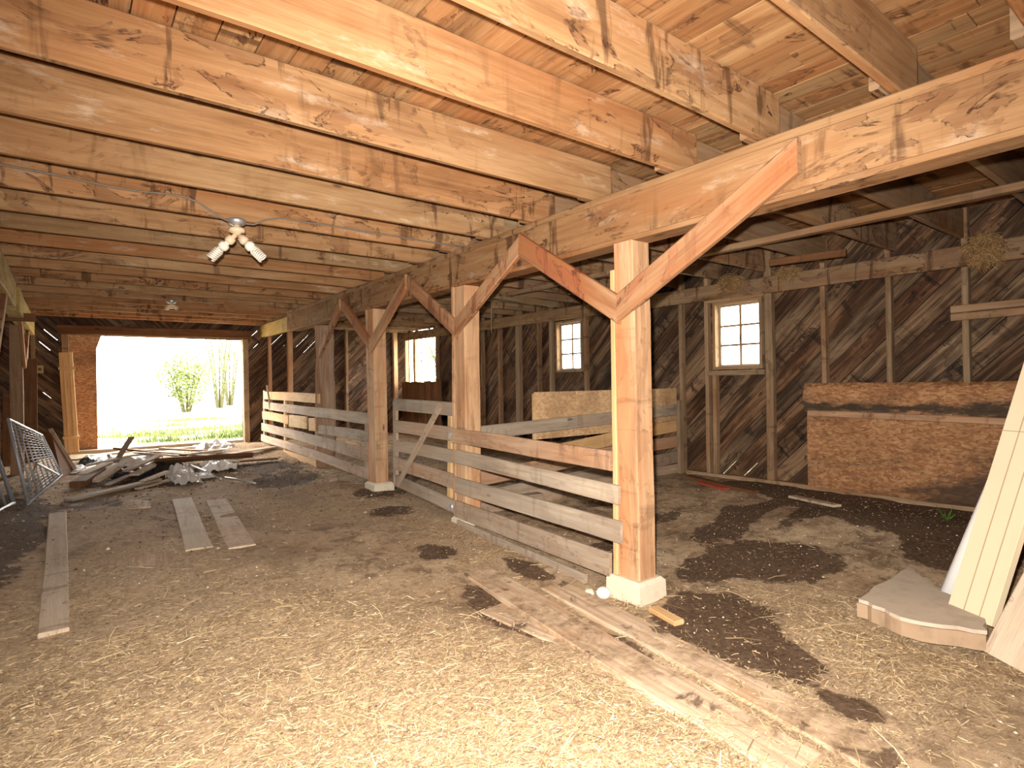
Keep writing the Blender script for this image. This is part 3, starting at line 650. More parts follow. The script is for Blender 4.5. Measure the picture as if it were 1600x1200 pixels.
# ------------------------------------------------------------------ far wall: doorway, studs
board('trim_5', (-.1, YF-.06, 2.43), (2.95, YF-.06, 2.45), .16, .09, 'brown', label='rough lintel beam over the far doorway', cat='lintel', kind='structure')
board('trim_6', (2.84, YF-.04, .1), (2.84, YF-.04, 2.36), .10, .10, 'stud', up=(0, 1, 0), label='right jamb of the far doorway', cat='jamb', kind='structure', r=.8)
board('trim_7', (.0, YF-.04, .1), (.0, YF-.04, 2.36), .10, .10, 'stud', up=(0, 1, 0), label='left jamb of the far doorway', cat='jamb', kind='structure')
board('trim_8', (.0, YF+.02, .30), (2.9, YF+.02, .30), .12, .10, 'grey', label='timber threshold of the far doorway', cat='threshold', kind='structure')
for px, lb, mt in ((421, 'brown stud right of the far doorway beside the fence end', 'post'), (453, 'brown stud with a sunlit edge behind the far fence', 'post'), (541, 'far-wall stud between the split-log and third posts', 'stud'), (617, 'pale-edged far-wall stud right of the third post', 'post'), (-5, 'far-wall stud at the left frame edge', 'stud'), (52, 'far-wall stud in the far left corner', 'stud')):
    p = at(1, YF-.055, px, 560); board('wall_stud', (p.x, YF-.055, .2), (p.x, YF-.055, 2.9), .09, .10 if px in (453, 617) else .06, mt, up=(0, 1, 0), label=lb, cat='stud', group='studs on the far wall')
m = MB(); p = [(.0, 12.56, .22), (.435, 12.56, .22), (.435, 12.56, 2.12), (.53, 12.56, 2.42), (.0, 12.56, 2.42)]
m.prism([V(q) for q in p], (0, .02, 0), uvs=[(q[0], q[2]) for q in p])
t = thing('door_1', (.25, 12.56, .22), 'brown strand-board door leaf standing open outside the left of the far doorway', 'door', kind='structure'); m.build('door_leaf', 'osb_old', t)
board('rail', (.02, 12.54, .35), (.42, 12.54, .35), .09, .02, 'brown', parent=t)
t = thing('cream_plank', (.1, 12.1, .31), 'tall cream channelled plank with two bands left of the far doorway', 'plank')
a, b = at(1, 12.18, 113, 707), at(1, 12.27, 103, 551)
board('channel', a, b, .19, .06, 'pale', up=(1, 0, 0), parent=t, label='cream channel face', r=1)
for f in (.15, .84):
    c = a.lerp(b, f); board('band', c+V((-.115, -.005, 0)), c+V((.115, -.005, .0)), .05, .085, 'pale', parent=t, wob=.001, r=1)
for dx in (-.04, .04):
    board('rib', a+V((dx, -.035, 0)), b+V((dx, -.035, 0)), .015, .012, 'pale', up=(1, 0, 0), parent=t, wob=.001, r=.8)
t = thing('notice_card', at(1, YF-.03, 62, 577), 'small yellowed card on the far wall left of the doorway', 'card'); c = t.location
m = MB(); m.box(c, (.10, .006, .13)); m.build('card', plain('yellowed_card', (.42, .34, .16), .8), t)
m = MB(); m.box(c+V((0, -.005, 0)), (.045, .003, .05)); m.build('dark_patch', 'brown', t)

# ------------------------------------------------------------------ light fixtures and cable
def tube_obj(name, pts, rad, mat, parent=None, n=8, **kw):
    m = MB(); m.tube(pts, rad, n); return m.build(name, mat, parent, **kw)
def bulb(base, d, t, spiral=True):
    d = V(d).normalized(); base = V(base)
    m = MB(); m.lathe(base, d, [(0, .018), (.03, .02), (.034, .030), (.045, .037), (.07, .037), (.08, .028), (.088, .018)], 18); b = m.build('bulb', 'bulb', t)
    x = d.orthogonal().normalized(); y = d.cross(x)
    for ph in (0, math.pi):
        m = MB(); pts = []
        for k in range(73):
            a = k/72*math.pi*2*3.3+ph; h = .088+.10*k/72; R = .031*min(1, (k+4)/10)
            pts.append(base+d*h+(x*math.cos(a)+y*math.sin(a))*R)
        m.tube(pts, .0056, 8); m.build('spiral_tube', 'bulb', b)
def fixture(p, label, s=1):
    t = thing('light_fixture', p, label, 'light'); p = V(p)
    m = MB(); m.lathe(p, (0, 0, -1), [(-.004, .03), (0, .058), (.012, .064), (.03, .060), (.042, .046), (.046, .02)], 20); m.build('ceiling_box', 'metal', t)
    m = MB(); m.lathe(p-V((0, 0, .044)), (0, 0, -1), [(0, .022), (.022, .024), (.024, .056), (.05, .056), (.056, .03), (.075, .022)], 18); m.build('socket_adapter', 'socket', t)
    return t
FP = V((1.005, 4.56, 2.632))
t = fixture(FP, 'twin-bulb ceiling fixture with two white spiral bulbs under the joists')
jb = FP-V((0, 0, .105)); e1 = (-R0*.52-V((0, 0, .50))+FW*-.05); e2 = (R0*.62-V((0, 0, .62)))
for e in (e1, e2):
    e = V(e).normalized(); m = MB(); m.lathe(jb+e*.005, e, [(0, .017), (.035, .017), (.037, .03), (.07, .034), (.085, .03), (.088, .02)], 16); m.build('bulb_socket', 'socket', t)
    bulb(jb+e*.075, e, t)
p = at(2, 2.63, 268, 469)
t = fixture((p.x, p.y, 2.63), 'small far ceiling fixture without bulbs, above the doorway')
for s in (-1, 1):
    m = MB(); m.lathe((p.x, p.y, 2.55), R0*s*.8+V((0, 0, -.4)), [(0, .02), (.06, .028), (.09, .024)], 12); m.build('bulb_socket', 'socket', t)
yc = 4.562
cl = [(-30, 250), (0, 257), (60, 268), (113, 278), (165, 290), (218, 299), (262, 303), (288, 307), (307, 315), (320, 323), (331, 331), (345, 340), (358, 346)]
cr = [(381, 349), (396, 351), (407, 347), (417, 343), (438, 341), (455, 343), (473, 347), (500, 350), (540, 357), (573, 363), (610, 368), (636, 372), (670, 378), (704, 383), (735, 387)]
for pts, lb in ((cl, 'grey cable stapled along the joist to the left of the twin-bulb fixture'), (cr, 'grey cable running right from the twin-bulb fixture towards the beam')):
    tube_obj('electric_cable', [at(1, yc-.008, *q) for q in pts], .0065, 'cable', n=6, label=lb, cat='cable')
p = at(0, 4.4, 768, 478); tube_obj('hanging_string', [at(0, 4.4, 768, 462), p, at(0, 4.4, 768, 521)], .004, 'grey', n=5, label='thin string hanging in the right bay beside the second post', cat='string')

# ------------------------------------------------------------------ floor planks and small things
def flat(name, p, q, w_, th, mat, lb, cat='plank', lift=.0, group=None, up=None):
    a, b = hit(*p), hit(*q); a.z = zf0(a.x, a.y)+lift+.008-th/2; b.z = zf0(b.x, b.y)+lift+.008-th/2
    X = (b-a).normalized(); side = X.cross(V((0, 0, 1)))
    return board(name, a, b, w_, th, mat, up=side, label=lb, cat=cat, group=group, wob=.004)
flat('floor_plank', (85, 992), (89, 806), .135, .03, 'plank', 'long narrow plank lying in the straw at the left', lift=.020)
flat('floor_plank', (312, 858), (285, 782), .19, .03, 'plank', 'left of the two wide pale planks set in the aisle floor', lift=.004)
flat('floor_plank', (378, 856), (338, 781), .20, .03, 'plank', 'right of the two wide pale planks set in the aisle floor', lift=.004)
flat('floor_plank', (212, 796), (214, 781), .26, .02, 'muddy', 'short pale plank end showing beyond the wide floor planks')
flat('floor_plank', (235, 905), (231, 868), .24, .02, 'muddy', 'half-buried grey plank left of the wide floor planks')
flat('floor_plank', (1255, 1200), (745, 892), .24, .035, 'muddy', 'broad trodden plank in front of the nearest post, outer one', lift=-.001)
flat('floor_plank', (1400, 1200), (840, 900), .21, .035, 'muddy', 'trodden plank passing close by the nearest post', lift=-.004)
flat('floor_plank', (990, 1040), (770, 950), .22, .03, 'muddy', 'short trodden plank on the straw side of the plank walk', lift=-.002)
flat('wood_offcut', (1022, 958), (1062, 978), .075, .03, 'pale', 'pale split wood offcut at the foot of the concrete block', 'offcut', .025)
def lump(name, c, r, mat, label, cat, sq=(1, 1, .8), seed=1, amp=.12):
    m = MB(); n, k = 16, 10; secs = []
    for j in range(k+1):
        ph = math.pi*(.02+.96*j/k); ring = []
        for i in range(n):
            d = V((math.sin(ph)*math.cos(2*math.pi*i/n), math.sin(ph)*math.sin(2*math.pi*i/n), -math.cos(ph)))
            q = r*(1+amp*noise.noise(d*1.6+V((seed, 0, 0)))); ring.append((c[0]+d.x*q*sq[0], c[1]+d.y*q*sq[1], c[2]+d.z*q*sq[2]))
        secs.append(ring)
    m.ring(secs); return m.build(name, mat, label=label, cat=cat, origin=tuple(c))
p = hit(943, 935); lump('round_stone', (p.x, p.y, zf(p.x, p.y)+.035), .048, 'stone', 'round white stone left of the concrete block', 'stone', amp=.05)
p = hit(921, 931); lump('small_stone', (p.x, p.y, zf(p.x, p.y)+.02), .034, 'concrete', 'small tan stone left of the round white one', 'stone', seed=5)
# grey slab right
a = [hit(1342, 962), hit(1470, 1000), hit(1545, 985), hit(1415, 893)]
zs = max(zf0(q.x, q.y) for q in a)
b_ = [at(2, zs+.06, 1340, 935), at(2, zs+.06, 1420, 968), at(2, zs+.06, 1540, 985), at(2, zs+.06, 1538, 948), at(2, zs+.06, 1468, 922), at(2, zs+.06, 1418, 885)]
t = thing('stone_slab', (b_[0].x, b_[0].y, zs), 'tan-grey slab with a crumbling rusty edge under the cream siding sheets', 'slab')
def ragged(poly, n=6, amp=.012):
    out = []
    for i in range(len(poly)):
        p_, q_ = poly[i], poly[(i+1) % len(poly)]
        for k in range(n):
            c = p_.lerp(q_, k/n); out.append(c+V((random.uniform(-amp, amp), random.uniform(-amp, amp), 0)))
    return out
rp = ragged(b_)
m = MB(); m.prism([q-V((0, 0, .02)) for q in rp], (0, 0, .02)); m.build('slab_top', 'slab', t)
m = MB(); m.prism([q+V((random.uniform(-.008, .008), random.uniform(-.008, .008), -.10)) for q in rp], (0, 0, .078)); m.build('slab_edge', 'slab_edge', t, label='rusty crumbling edge of the slab')

# cream siding sheets, white pipe and plank leaning at the right
def lean(px, py, deg, L, z=None):
    b = hit(px, py); b.z = zf0(b.x, b.y) if z is None else z
    s, c = math.sin(math.radians(deg)), math.cos(math.radians(deg)); return b, b+(R0*s+V((0, 0, c)))*L
zt = zs+.0
B0 = at(2, zs+.065, 1480, 950); B1 = at(2, .05, 1547, 978)
B0 = at(2, .13, 1480, 950); B1 = B0+(at(2, .13, 1547, 978)-B0)*1.0
tv = (R0*math.sin(math.radians(18.2))+V((0, 0, math.cos(math.radians(18.2))))); Ls = 2.62
acr = (B1-B0); wd = acr.length; acr.normalize(); nrm = tv.cross(acr).normalized()
if nrm.dot(CAM-B0) < 0: nrm = -nrm
t = thing('siding_sheet', B0, 'tall cream ribbed siding sheet leaning at the right edge', 'siding')
m = MB(); m.prism([B0, B1, B1+tv*Ls, B0+tv*Ls], -nrm*.012); m.build('panel', 'cream', t)
for k, f in enumerate((.36, .72)):
    c = B0+acr*wd*f+nrm*.0015; m = MB(); m.prism([c, c+acr*.006, c+acr*.006+tv*Ls, c+tv*Ls], -nrm*.002); m.build('groove', 'cream_edge', t)
for f in (0, 1):
    c = B0+acr*wd*f-nrm*.004; m = MB(); m.prism([c-acr*.004, c+acr*.004, c+acr*.004+tv*Ls, c-acr*.004+tv*Ls], -nrm*.035); m.build('folded_edge', 'cream', t)
c = B0+tv*1.02+nrm*.003; m = MB(); m.prism([c, c+acr*wd, c+acr*wd+tv*.004, c+tv*.004], -nrm*.004); m.build('seam', 'cream_edge', t)
# second sheet behind it
c0 = B1-nrm*.07+acr*.02; t = thing('siding_sheet', c0, 'second cream sheet, its edge showing right of the ribbed siding sheet', 'siding')
c1 = c0+acr*.2; m = MB(); m.prism([c0, c1, c1+tv*2.5, c0+tv*2.5], -nrm*.012); m.build('panel', 'cream', t)
pb = at(2, .11, 1467, 928); pv = (R0*math.sin(math.radians(24))+V((0, 0, math.cos(math.radians(24)))))
pb = pb-nrm*.06; t = thing('white_pipe', pb, 'white plastic pipe leaning left of the cream siding sheet', 'pipe')
m = MB(); m.tube([pb, pb+pv*1.9], .042, 18); m.build('pipe', 'white', t)
wp = hit(1531, 1030); wq = wp+(R0*math.sin(math.radians(28.5))+V((0, 0, math.cos(math.radians(28.5)))))*1.6
sd = (at(2, wp.z, 1610, 1056)-wp).normalized()
board('plywood_plank', wp+sd*.18, wq+sd*.18, .36, .022, 'plank', up=sd, label='worn wooden sheet leaning in the bottom right corner', cat='plank')
# boards along the foot of the right wall
for p, q, mt, lb in (((1075, 745), (1180, 772), 'brown', 'dark board lying along the foot of the right wall under the near window'), ((1238, 780), (1308, 792), 'plank', 'short pale board lying in front of the stained panel'), ((1092, 756), (1135, 766), 'red', 'red board scrap lying near the partition end')):
    flat('loose_board', p, q, .09, .025, mt, lb, 'board', .02)
p = hit(1478, 815); t = thing('weed_seedling', p, 'small green weed growing at the foot of the stained panel', 'plant')
for k in range(7):
    a_ = k*2.4; d = V((math.cos(a_)*.05, math.sin(a_)*.05, .03+.012*k)); m = MB(); m.poly([p+d*.2, p+d*.7+V((.012, .01, 0)), p+d*1.4, p+d*.7-V((.012, .01, 0))]); m.build('leaf', plain('weed_leaf', (.10, .25, .03)) if k == 0 else bpy.data.materials['weed_leaf'], t)

# ------------------------------------------------------------------ debris heap in front of the doorway
def deb(p, q, w_, th, mat, lb, l0=.03, l1=None, cat='board', name='scrap_board', tilt=0):
    a, b = hit(*p, l0), hit(*q, l0 if l1 is None else l1); X = (b-a).normalized(); side = X.cross(V((0, 0, 1))).normalized()
    side = side*math.cos(tilt)+side.cross(X)*math.sin(tilt)
    return board(name, a, b, w_, th, mat, up=side, label=lb, cat=cat, group='scrap heap before the doorway', wob=.006)
deb((107, 782), (247, 748), .14, .025, 'grey', 'grey board at the near edge of the heap, pointing to the left', .02, .05)
deb((242, 720), (395, 711), .10, .045, 'brown', 'long brown-edged plank on top of the heap', .20, .20, tilt=.5)
deb((363, 722), (433, 716), .12, .025, 'brown', 'thin dark board at the right end of the heap', .05)
deb((356, 710), (427, 699), .20, .025, 'plank', 'pale board sloping over the mound right of the heap', .04, .02)
deb((112, 719), (212, 703), .16, .03, 'plank', 'pale plank lying across the doorway sill at the left', .06, .08)
deb((212, 704), (308, 699), .16, .03, 'plank', 'pale plank lying across the doorway sill in the middle', .09, .07)
deb((181, 722), (205, 684), .07, .025, 'grey', 'pointed board sticking up from the heap', .10, .50)
deb((210, 742), (242, 726), .13, .025, 'plank', 'short pale board lying on the front of the heap', .08, .15)
deb((120, 757), (155, 735), .16, .08, 'brown', 'thick reddish block end at the left front of the heap', .06, .10)
deb((148, 752), (183, 730), .13, .03, 'plank', 'pale short board beside the reddish block', .06, .14)
deb((128, 742), (168, 724), .12, .02, 'plank', 'pale board behind the reddish block', .10, .16)
deb((165, 760), (215, 738), .10, .025, 'brown', 'dark board behind the grey front board', .03, .06)
deb((270, 712), (345, 703), .12, .025, 'plank', 'pale board under the long brown-edged plank', .14, .12)
deb((286, 720), (330, 714), .14, .03, 'fence', 'weathered board under the right half of the long plank', .12)
deb((215, 764), (272, 748), .08, .02, 'plank', 'thin sliver of wood in front of the black plastic', .01)
deb((180, 700), (290, 712), .06, .03, 'brown', 'dark strip crossing the back of the heap', .16, .17)
for p_, q_, w_, mt, lb, l0, l1 in (((170, 718), (232, 708), .11, 'plank', 'pale board crossing behind the pointed board', .12, .16), ((232, 706), (330, 712), .12, 'grey', 'grey board slanting under the pale hoop', .12, .14), ((196, 735), (250, 712), .10, 'fence', 'weathered board tilted over the pale sheet', .14, .22),
                               ((300, 716), (372, 722), .10, 'grey', 'grey board poking out below the long plank', .08, .06), ((135, 728), (190, 716), .12, 'grey', 'grey board over the black plastic at the left', .12, .18), ((252, 700), (320, 704), .10, 'fence', 'weathered board at the back of the heap by the sill', .14, .12), ((222, 752), (262, 736), .09, 'plank', 'short pale board left of the crumpled bag', .05, .12)):
    deb(p_, q_, w_, .025, mt, lb, l0, l1)
tube_obj('bent_hoop', [hit(209+70*k/12, 707+5*k/12, .20+.16*math.sin(math.pi*k/12)) for k in range(13)], .014, 'cream', label='bent pale hoop arching over the heap', cat='hoop', group='scrap heap before the doorway')
for pts, lb in ((((300, 727), (322, 737), (345, 748)), 'metal rod lying off the right of the heap, nearer one'), (((352, 746), (376, 750), (400, 755)), 'thin metal rod at the far right of the heap')):
    tube_obj('metal_rod', [hit(*q, .05-.012*k) for k, q in enumerate(pts)], .014, 'metal', n=6, label=lb, cat='rod', group='scrap heap before the doorway')
def crumple(name, p, sx, sy, h, mat, lb, seed, cat='sheet', lift=0.02):
    c = hit(*p); m = MB(); n = 14; P = []
    for j in range(n+1):
        for i in range(n+1):
            u, v_ = i/n-.5, j/n-.5; e = 1-max(abs(u), abs(v_))*2
            x = c.x+sx*u*(1+.25*noise.noise(V((v_*2, seed, 1)))); y = c.y+sy*v_*(1+.25*noise.noise(V((u*2, seed, 2))))
            z = zf0(x, y)+lift+h*min(1, e*2.5)*(.45+.4*noise.noise(V((u*3, v_*3, seed))))+.45*h*abs(noise.noise(V((u*5, v_*7, seed))))
            P.append((x, y, z))
    m.v = P; W = n+1
    for j in range(n):
        for i in range(n): a_ = j*W+i; m.face((a_, a_+1, a_+W+1, a_+W), [(P[k][0], P[k][1]) for k in (a_, a_+1, a_+W+1, a_+W)], .5, False)
    o = m.build(name, mat, label=lb, cat=cat, group='scrap heap before the doorway'); s_ = o.modifiers.new('thickness', 'SOLIDIFY'); s_.thickness = .004
    return o
crumple('plastic_sheet', (208, 725), .75, .9, .16, 'sheet', 'pale plastic sheet draped over the left middle of the heap', 2)
crumple('white_sheet', (335, 707), .55, .8, .16, 'white', 'bright white sheet at the back right of the heap', 4, lift=.1)
crumple('crumpled_bag', (286, 752), .30, .9, .22, 'sheet', 'crumpled white bag hanging over the front of the heap', 7, 'bag')
crumple('crumpled_sheet', (340, 733), .40, .5, .16, 'white', 'crumpled white sheet at the right end of the heap', 9)
crumple('black_plastic', (155, 724), .50, .9, .17, 'tarp', 'black plastic at the left back of the heap', 12)
crumple('black_plastic', (212, 743), .55, .6, .17, 'tarp', 'black plastic under the pale sheet in the heap centre', 15)
crumple('black_plastic', (262, 741), .50, .6, .22, 'tarp', 'black plastic below the long brown-edged plank', 18)
crumple('plastic_scrap', (132, 737), .32, .5, .08, 'sheet', 'pale plastic scrap at the left end of the heap', 21)
crumple('plastic_scrap', (318, 746), .25, .35, .07, 'sheet', 'small white plastic scrap between the metal rods', 24)

# ------------------------------------------------------------------ leaning metal gates at the left
G0, G1 = at(2, zf0(-.34, 8.25)+.02, 44, 787), at(2, zf0(-.1, 10.6)+.02, 96, 742)
T0, T1 = at(1, G0.y, 13, 655), at(1, G1.y, 65, 680)
t = thing('metal_gate', G0, 'grey tubular livestock gate with wire mesh leaning at the left edge', 'gate')
tube_obj('frame', [G0, T0, T1, G1, G0], .016, 'dull_metal', t, 8)
for k in range(1, 8):
    f = k/8; tube_obj('bar', [G0.lerp(G1, f), T0.lerp(T1, f)], .009, 'dull_metal', t, 6)
m = MB()
for k in range(1, 22):
    f = k/22; m.tube([G0.lerp(T0, f), G1.lerp(T1, f)], .0032, 4)
m.build('wire_mesh', 'dull_metal', t)
q0, q1 = hit(21, 786), hit(-60, 830); n0, n1 = at(1, q0.y, -12, 690), at(1, q1.y, -90, 700)
t = thing('metal_gate', q0, 'second dull tubular gate in front of the leaning mesh gate, half out of frame', 'gate')
tube_obj('frame', [q0, n0, n1, q1, q0], .02, 'dull_metal', t, 8)
for k in range(1, 6):
    f = k/6; tube_obj('bar', [q0.lerp(q1, f), n0.lerp(n1, f)], .011, 'dull_metal', t, 6)
a = hit(40, 775); c = at(1, a.y, 57, 724); d = hit(92, 742, .05)
tube_obj('gate_latch_bar', [a, c, d], .014, 'metal', n=6, label='bent metal bar standing at the foot of the leaning mesh gate', cat='bar')
a = [hit(96, 744), hit(122, 738)]; yb = a[1].y
P0, P1, P2, P3 = hit(97, 746), hit(121, 739), at(1, yb+.3, 79, 670), at(1, yb+.3, 62, 680)
m = MB(); m.prism([P0, P1, P2, P3], (.0, .03, 0), uvs=[(0, 0), (0, .3), (.8, .3), (.8, 0)]); m.build('wide_board', 'brown', label='wide dark brown board leaning right of the metal gate', cat='board')
board('panel_edge_board', P1+V((0, -.03, 0)), P2+V((0, -.03, 0)), .05, .03, 'fence', up=(1, 0, 0), label='light edge strip along the wide dark leaning board', cat='board')
# upright boards in the left bay
for k, (px, z1, lb) in enumerate(((14, 1.35, 'dark upright board in the left bay behind the metal gate'), (28, 1.75, 'brown upright board in the left bay, taller one'), (47, 1.9, 'reddish upright board near the far left corner'))):
    p = at(1, 11.6, px, 600); board('upright_board', (p.x, 11.6, .28), (p.x, 11.75, z1), .17, .025, 'brown', up=(1, 0, 0), label=lb, cat='board', group='boards in the left bay')

# ------------------------------------------------------------------ nests, straw, crumbs
def strands(n, cen, rad, lmin, lmax, wth, m, zfun=None):
    pass
def straw_tuft(name, c, r, n, label, cat, sq=(1, 1, 1), droop=0):
    m = MB()
    for _ in range(n):
        d = V((random.gauss(0, 1), random.gauss(0, 1), random.gauss(0, 1))).normalized(); p = V(c)+V((d.x*r*sq[0], d.y*r*sq[1], d.z*r*sq[2]))*random.random()**.4
        e = V((random.gauss(0, 1), random.gauss(0, 1), random.gauss(0, .7)-droop)).normalized()*random.uniform(.03, .085); w_ = e.orthogonal().normalized()*.0022
        b = len(m.v); m.v += [tuple(p-w_), tuple(p+w_), tuple(p+e+w_), tuple(p+e-w_)]; m.face((b, b+1, b+2, b+3), [(0, 0)]*4, random.random())
    return m.build(name, 'nest', label=label, cat=cat)
c = at(0, SX-.12, 1140, 441); straw_tuft('bird_nest', c, .13, 2200, 'straw bird nest on the ledger above the near window', 'nest', (1, 1.1, .8), .8)
c = at(0, SX-.12, 1540, 388); straw_tuft('bird_nest', c, .14, 2200, 'straw bird nest on the ledger above the stained panel', 'nest', (1, 1, 1.1), 1)
c = at(0, SX-.12, 1232, 425); straw_tuft('bird_nest', c, .08, 900, 'small straw wad on the ledger right of the near window', 'nest', (1, 1.6, .7), .3)
def quads(name, verts, fcount, rnd, mat, label, cat):
    me = bpy.data.meshes.new(name); me.from_pydata(verts, [], [tuple(range(4*i, 4*i+4)) for i in range(fcount)]); me.update()
    a_ = me.attributes.new('rnd', 'FLOAT', 'FACE'); a_.data.foreach_set('value', rnd); me.materials.append(M[mat])
    o = bpy.data.objects.new(name, me); COL.objects.link(o); return meta(o, label, cat, kind='stuff')
def scatter_straw():
    random.seed(21); vs = []; rn = []; n = 0; tries = 0
    PLK = [(-.07, 4.2, .09, 4.1), ]
    while n < 66000 and tries < 600000:
        tries += 1
        if random.random() < .52: y = .35+3.4*random.random(); x = random.uniform(-.9, 4.8)
        else: y = random.uniform(.5, 11.8); x = random.uniform(-1.2, 6.2)
        s = strawy(x, y)
        if random.random() > s*s*1.25+.03: continue
        if -.16 < x < .03 and 4.1 < y < 8 and random.random() < .9: continue
        big = random.random() < .045
        L = random.uniform(.08, .22) if big else random.uniform(.012, .055); w_ = random.uniform(.0014, .0026) if big else random.uniform(.0009, .0024)
        a_ = random.gauss(.55, .9) if random.random() < .6 else random.random()*math.pi*2
        d = V((math.cos(a_), math.sin(a_), random.gauss(0, .10))); sd_ = V((-d.y, d.x, random.gauss(0, .4))).normalized()*w_
        z = zf(x, y)+.004+random.random()*.014; p = V((x, y, z))-d*L/2; q = p+d*L; mid = p+d*L*.5+V((random.gauss(0, .04)*L, random.gauss(0, .04)*L, random.random()*.05*L))
        for u, v_ in ((p, mid), (mid, q)):
            vs += [tuple(u-sd_), tuple(u+sd_), tuple(v_+sd_), tuple(v_-sd_)]; rv = random.random()
            rn.append(rv)
        n += 1
    quads('straw_litter', vs, len(rn), rn, 'straw', 'golden loose straw strewn over the dirt floor', 'straw')
scatter_straw()
def scatter_crumbs():
    random.seed(5); vs = []; rn = []
    for _ in range(30000):
        near = random.random() < .5
        x = random.uniform(-1, 6.2); y = random.uniform(.4, 4.5) if near else random.uniform(4, 12)
        k = damp(x, y)
        if random.random() > .35+.5*k: continue
        r = random.uniform(.003, .010)*(random.uniform(1, 2.2) if y > 5 else 1); c = V((x, y, zf(x, y)+r*.3)); rv = random.random()**(1.5+k)
        if y > 5 and random.random() < .10: rv = 1; r *= .55
        P = [c+V((random.uniform(.6, 1.2)*r*dx, random.uniform(.6, 1.2)*r*dy, random.uniform(.5, 1)*r*dz)) for dx, dy, dz in ((1, 0, 0), (0, 1, 0), (-1, 0, 0), (0, -1, 0), (0, 0, 1))]
        for (a_, b, c_) in ((0, 1, 4), (1, 2, 4), (2, 3, 4), (3, 0, 4)):
            vs += [tuple(P[a_]), tuple(P[b]), tuple((P[b]+P[c_])/2), tuple(P[c_])]; rn.append(rv)
    quads('dung_crumbs', vs, len(rn), rn, 'crumb', 'dark crumbs and chips of dry dung over the floor', 'debris')
scatter_crumbs()

# ------------------------------------------------------------------ outdoors
def build_meadow():
    m = MB(); xs = [-60, -25, -10, -4.2, 0, 3, 6.6, 12, 30, 70]; ys = [-30, -10, 0, 6, 12.75, 14, 18, 26, 45, 90]
    P = [(x, y, .22+(.0 if y < 20 else .02*(y-20)*.5)) for y in ys for x in xs]; W = len(xs); m.v = P
    for j in range(len(ys)-1):
        for i in range(W-1):
            if xs[i] >= -4.3 and xs[i+1] <= 6.7 and ys[j] >= -11 and ys[j+1] <= 12.8: continue
            a_ = j*W+i; m.face((a_, a_+1, a_+W+1, a_+W), [(P[k][0], P[k][1]) for k in (a_, a_+1, a_+W+1, a_+W)], .5)
    m.build('ground', 'meadow', label='sunlit pale meadow outside the barn', cat='ground', kind='structure')
build_meadow()
def tree(name, x, y, h, r, n, label, cat, trunk=True, group=None):
    t = thing(name, (x, y, .25), label, cat, group); zc = .25+h-r*1.0
    m = MB()
    for k in range(5):
        a_ = k*1.3; m.tube([(x+.1*math.cos(a_), y+.1*math.sin(a_), .2), (x+r*.35*math.cos(a_), y+r*.35*math.sin(a_), .2+h*.45), (x+r*.7*math.cos(a_), y+r*.7*math.sin(a_), .2+h*.8)], [.06, .04, .015], 6)
    m.build('stems', 'bark', t); m = MB()
    for _ in range(n):
        d = V((random.gauss(0, 1), random.gauss(0, 1), random.gauss(0, 1))).normalized()*random.random()**.45; k = 1+.35*noise.noise(d*2.2+V((x, y, 0)))
        p = V((x+d.x*r*k, y+d.y*r*k, .25+h*.55+d.z*h*.45*k)); e = V((random.gauss(0, 1), random.gauss(0, 1), random.gauss(0, 1))).normalized(); f = e.orthogonal().normalized(); s = random.uniform(.035, .08)*(r**.5)
        b = len(m.v); m.v += [tuple(p-e*s), tuple(p+f*s*.5), tuple(p+e*s), tuple(p-f*s*.5)]; m.face((b, b+1, b+2, b+3), [(0, 0)]*4, random.random())
    f = m.build('foliage', 'leaf', t)
tree('meadow_shrub', 4.35, 30, 3.0, 1.25, 4200, 'round yellow-green shrub in the meadow, centre of the doorway view', 'shrub')
tree('meadow_tree', 6.3, 33, 5.6, 1.1, 1500, 'slender pale tree at the right side of the doorway view', 'tree')
tree('meadow_tree', 7.4, 36, 6.0, 1.2, 1200, 'second pale tree at the right side, by the doorway jamb', 'tree')
tree('meadow_bush', 9.3, 14.8, 3.4, 1.3, 1500, 'green bush outside the broken opening', 'bush')
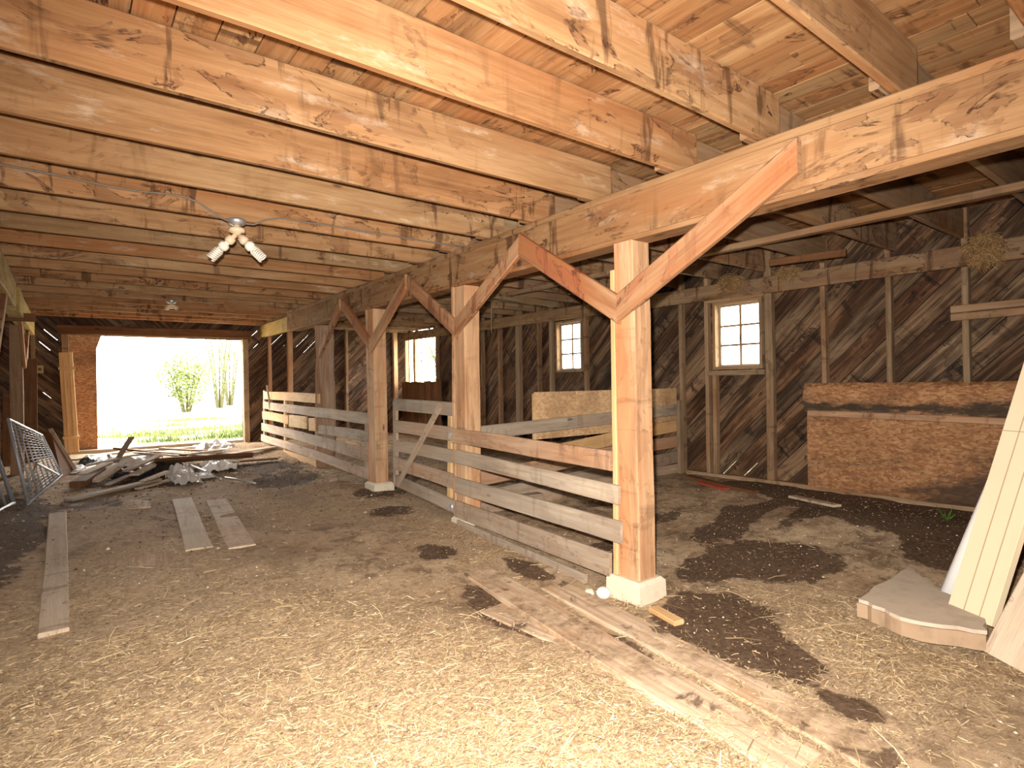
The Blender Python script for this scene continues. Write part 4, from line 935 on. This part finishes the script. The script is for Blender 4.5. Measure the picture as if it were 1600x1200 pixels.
tree('meadow_bush', 9.6, 12.4, 3.6, 1.2, 1500, 'green bush outside the far small window', 'bush')

def grass():
    random.seed(9); vs = []; rn = []
    spots = [(random.uniform(.6, 6), random.uniform(15, 24), random.uniform(.3, 1.0)) for _ in range(26)]
    for _ in range(7000):
        cx, cy, r = random.choice(spots); x = cx+random.gauss(0, r); y = cy+random.gauss(0, r*.6)
        if y < 13.4: continue
        z = .22+(0 if y < 20 else .01*(y-20)); h = random.uniform(.05, .16); a_ = random.random()*6.28; d = V((math.cos(a_)*.012, math.sin(a_)*.012, 0)); t_ = V((random.gauss(0, .04), random.gauss(0, .04), h)); p = V((x, y, z))
        vs += [tuple(p-d), tuple(p+d), tuple(p+t_+d*.3), tuple(p+t_-d*.3)]; rn.append(random.random())
    quads('meadow_grass', vs, len(rn), rn, 'leaf', 'yellow-green grass tufts in the meadow outside the doorway', 'grass')
grass()

# ------------------------------------------------------------------ light
wd_ = bpy.data.worlds.new('sky'); SC.world = wd_; wd_.use_nodes = True
bg = wd_.node_tree.nodes['Background']; bg.inputs[0].default_value = (1, .96, .89, 1); bg.inputs[1].default_value = 15
sun = bpy.data.lights.new('sun', 'SUN'); sun.energy = 3; sun.angle = .01; sun.color = (1, .95, .85)
so = bpy.data.objects.new('sun', sun); COL.objects.link(so); so.rotation_euler = (math.radians(40), math.radians(-28), 0)
fl = bpy.data.lights.new('camera_flash', 'SPOT'); fl.energy = 1180; fl.shadow_soft_size = .022; fl.spot_size = math.radians(132); fl.spot_blend = 1; fl.color = (1, .94, .86)
fo = bpy.data.objects.new('camera_flash', fl); COL.objects.link(fo)
fpos = CAM+UP*.11-RT*.045+FW*.02; aim = CAM+FW*4+RT*.15-UP*.45
fo.location = fpos; fo.rotation_euler = (aim-fpos).to_track_quat('-Z', 'Y').to_euler()
SC.view_settings.view_transform = 'Standard'; SC.view_settings.look = 'None'; SC.view_settings.exposure = .42; SC.view_settings.gamma = 1
SC.view_settings.use_curve_mapping = False
SC.cycles.max_bounces = 6; SC.cycles.diffuse_bounces = 3
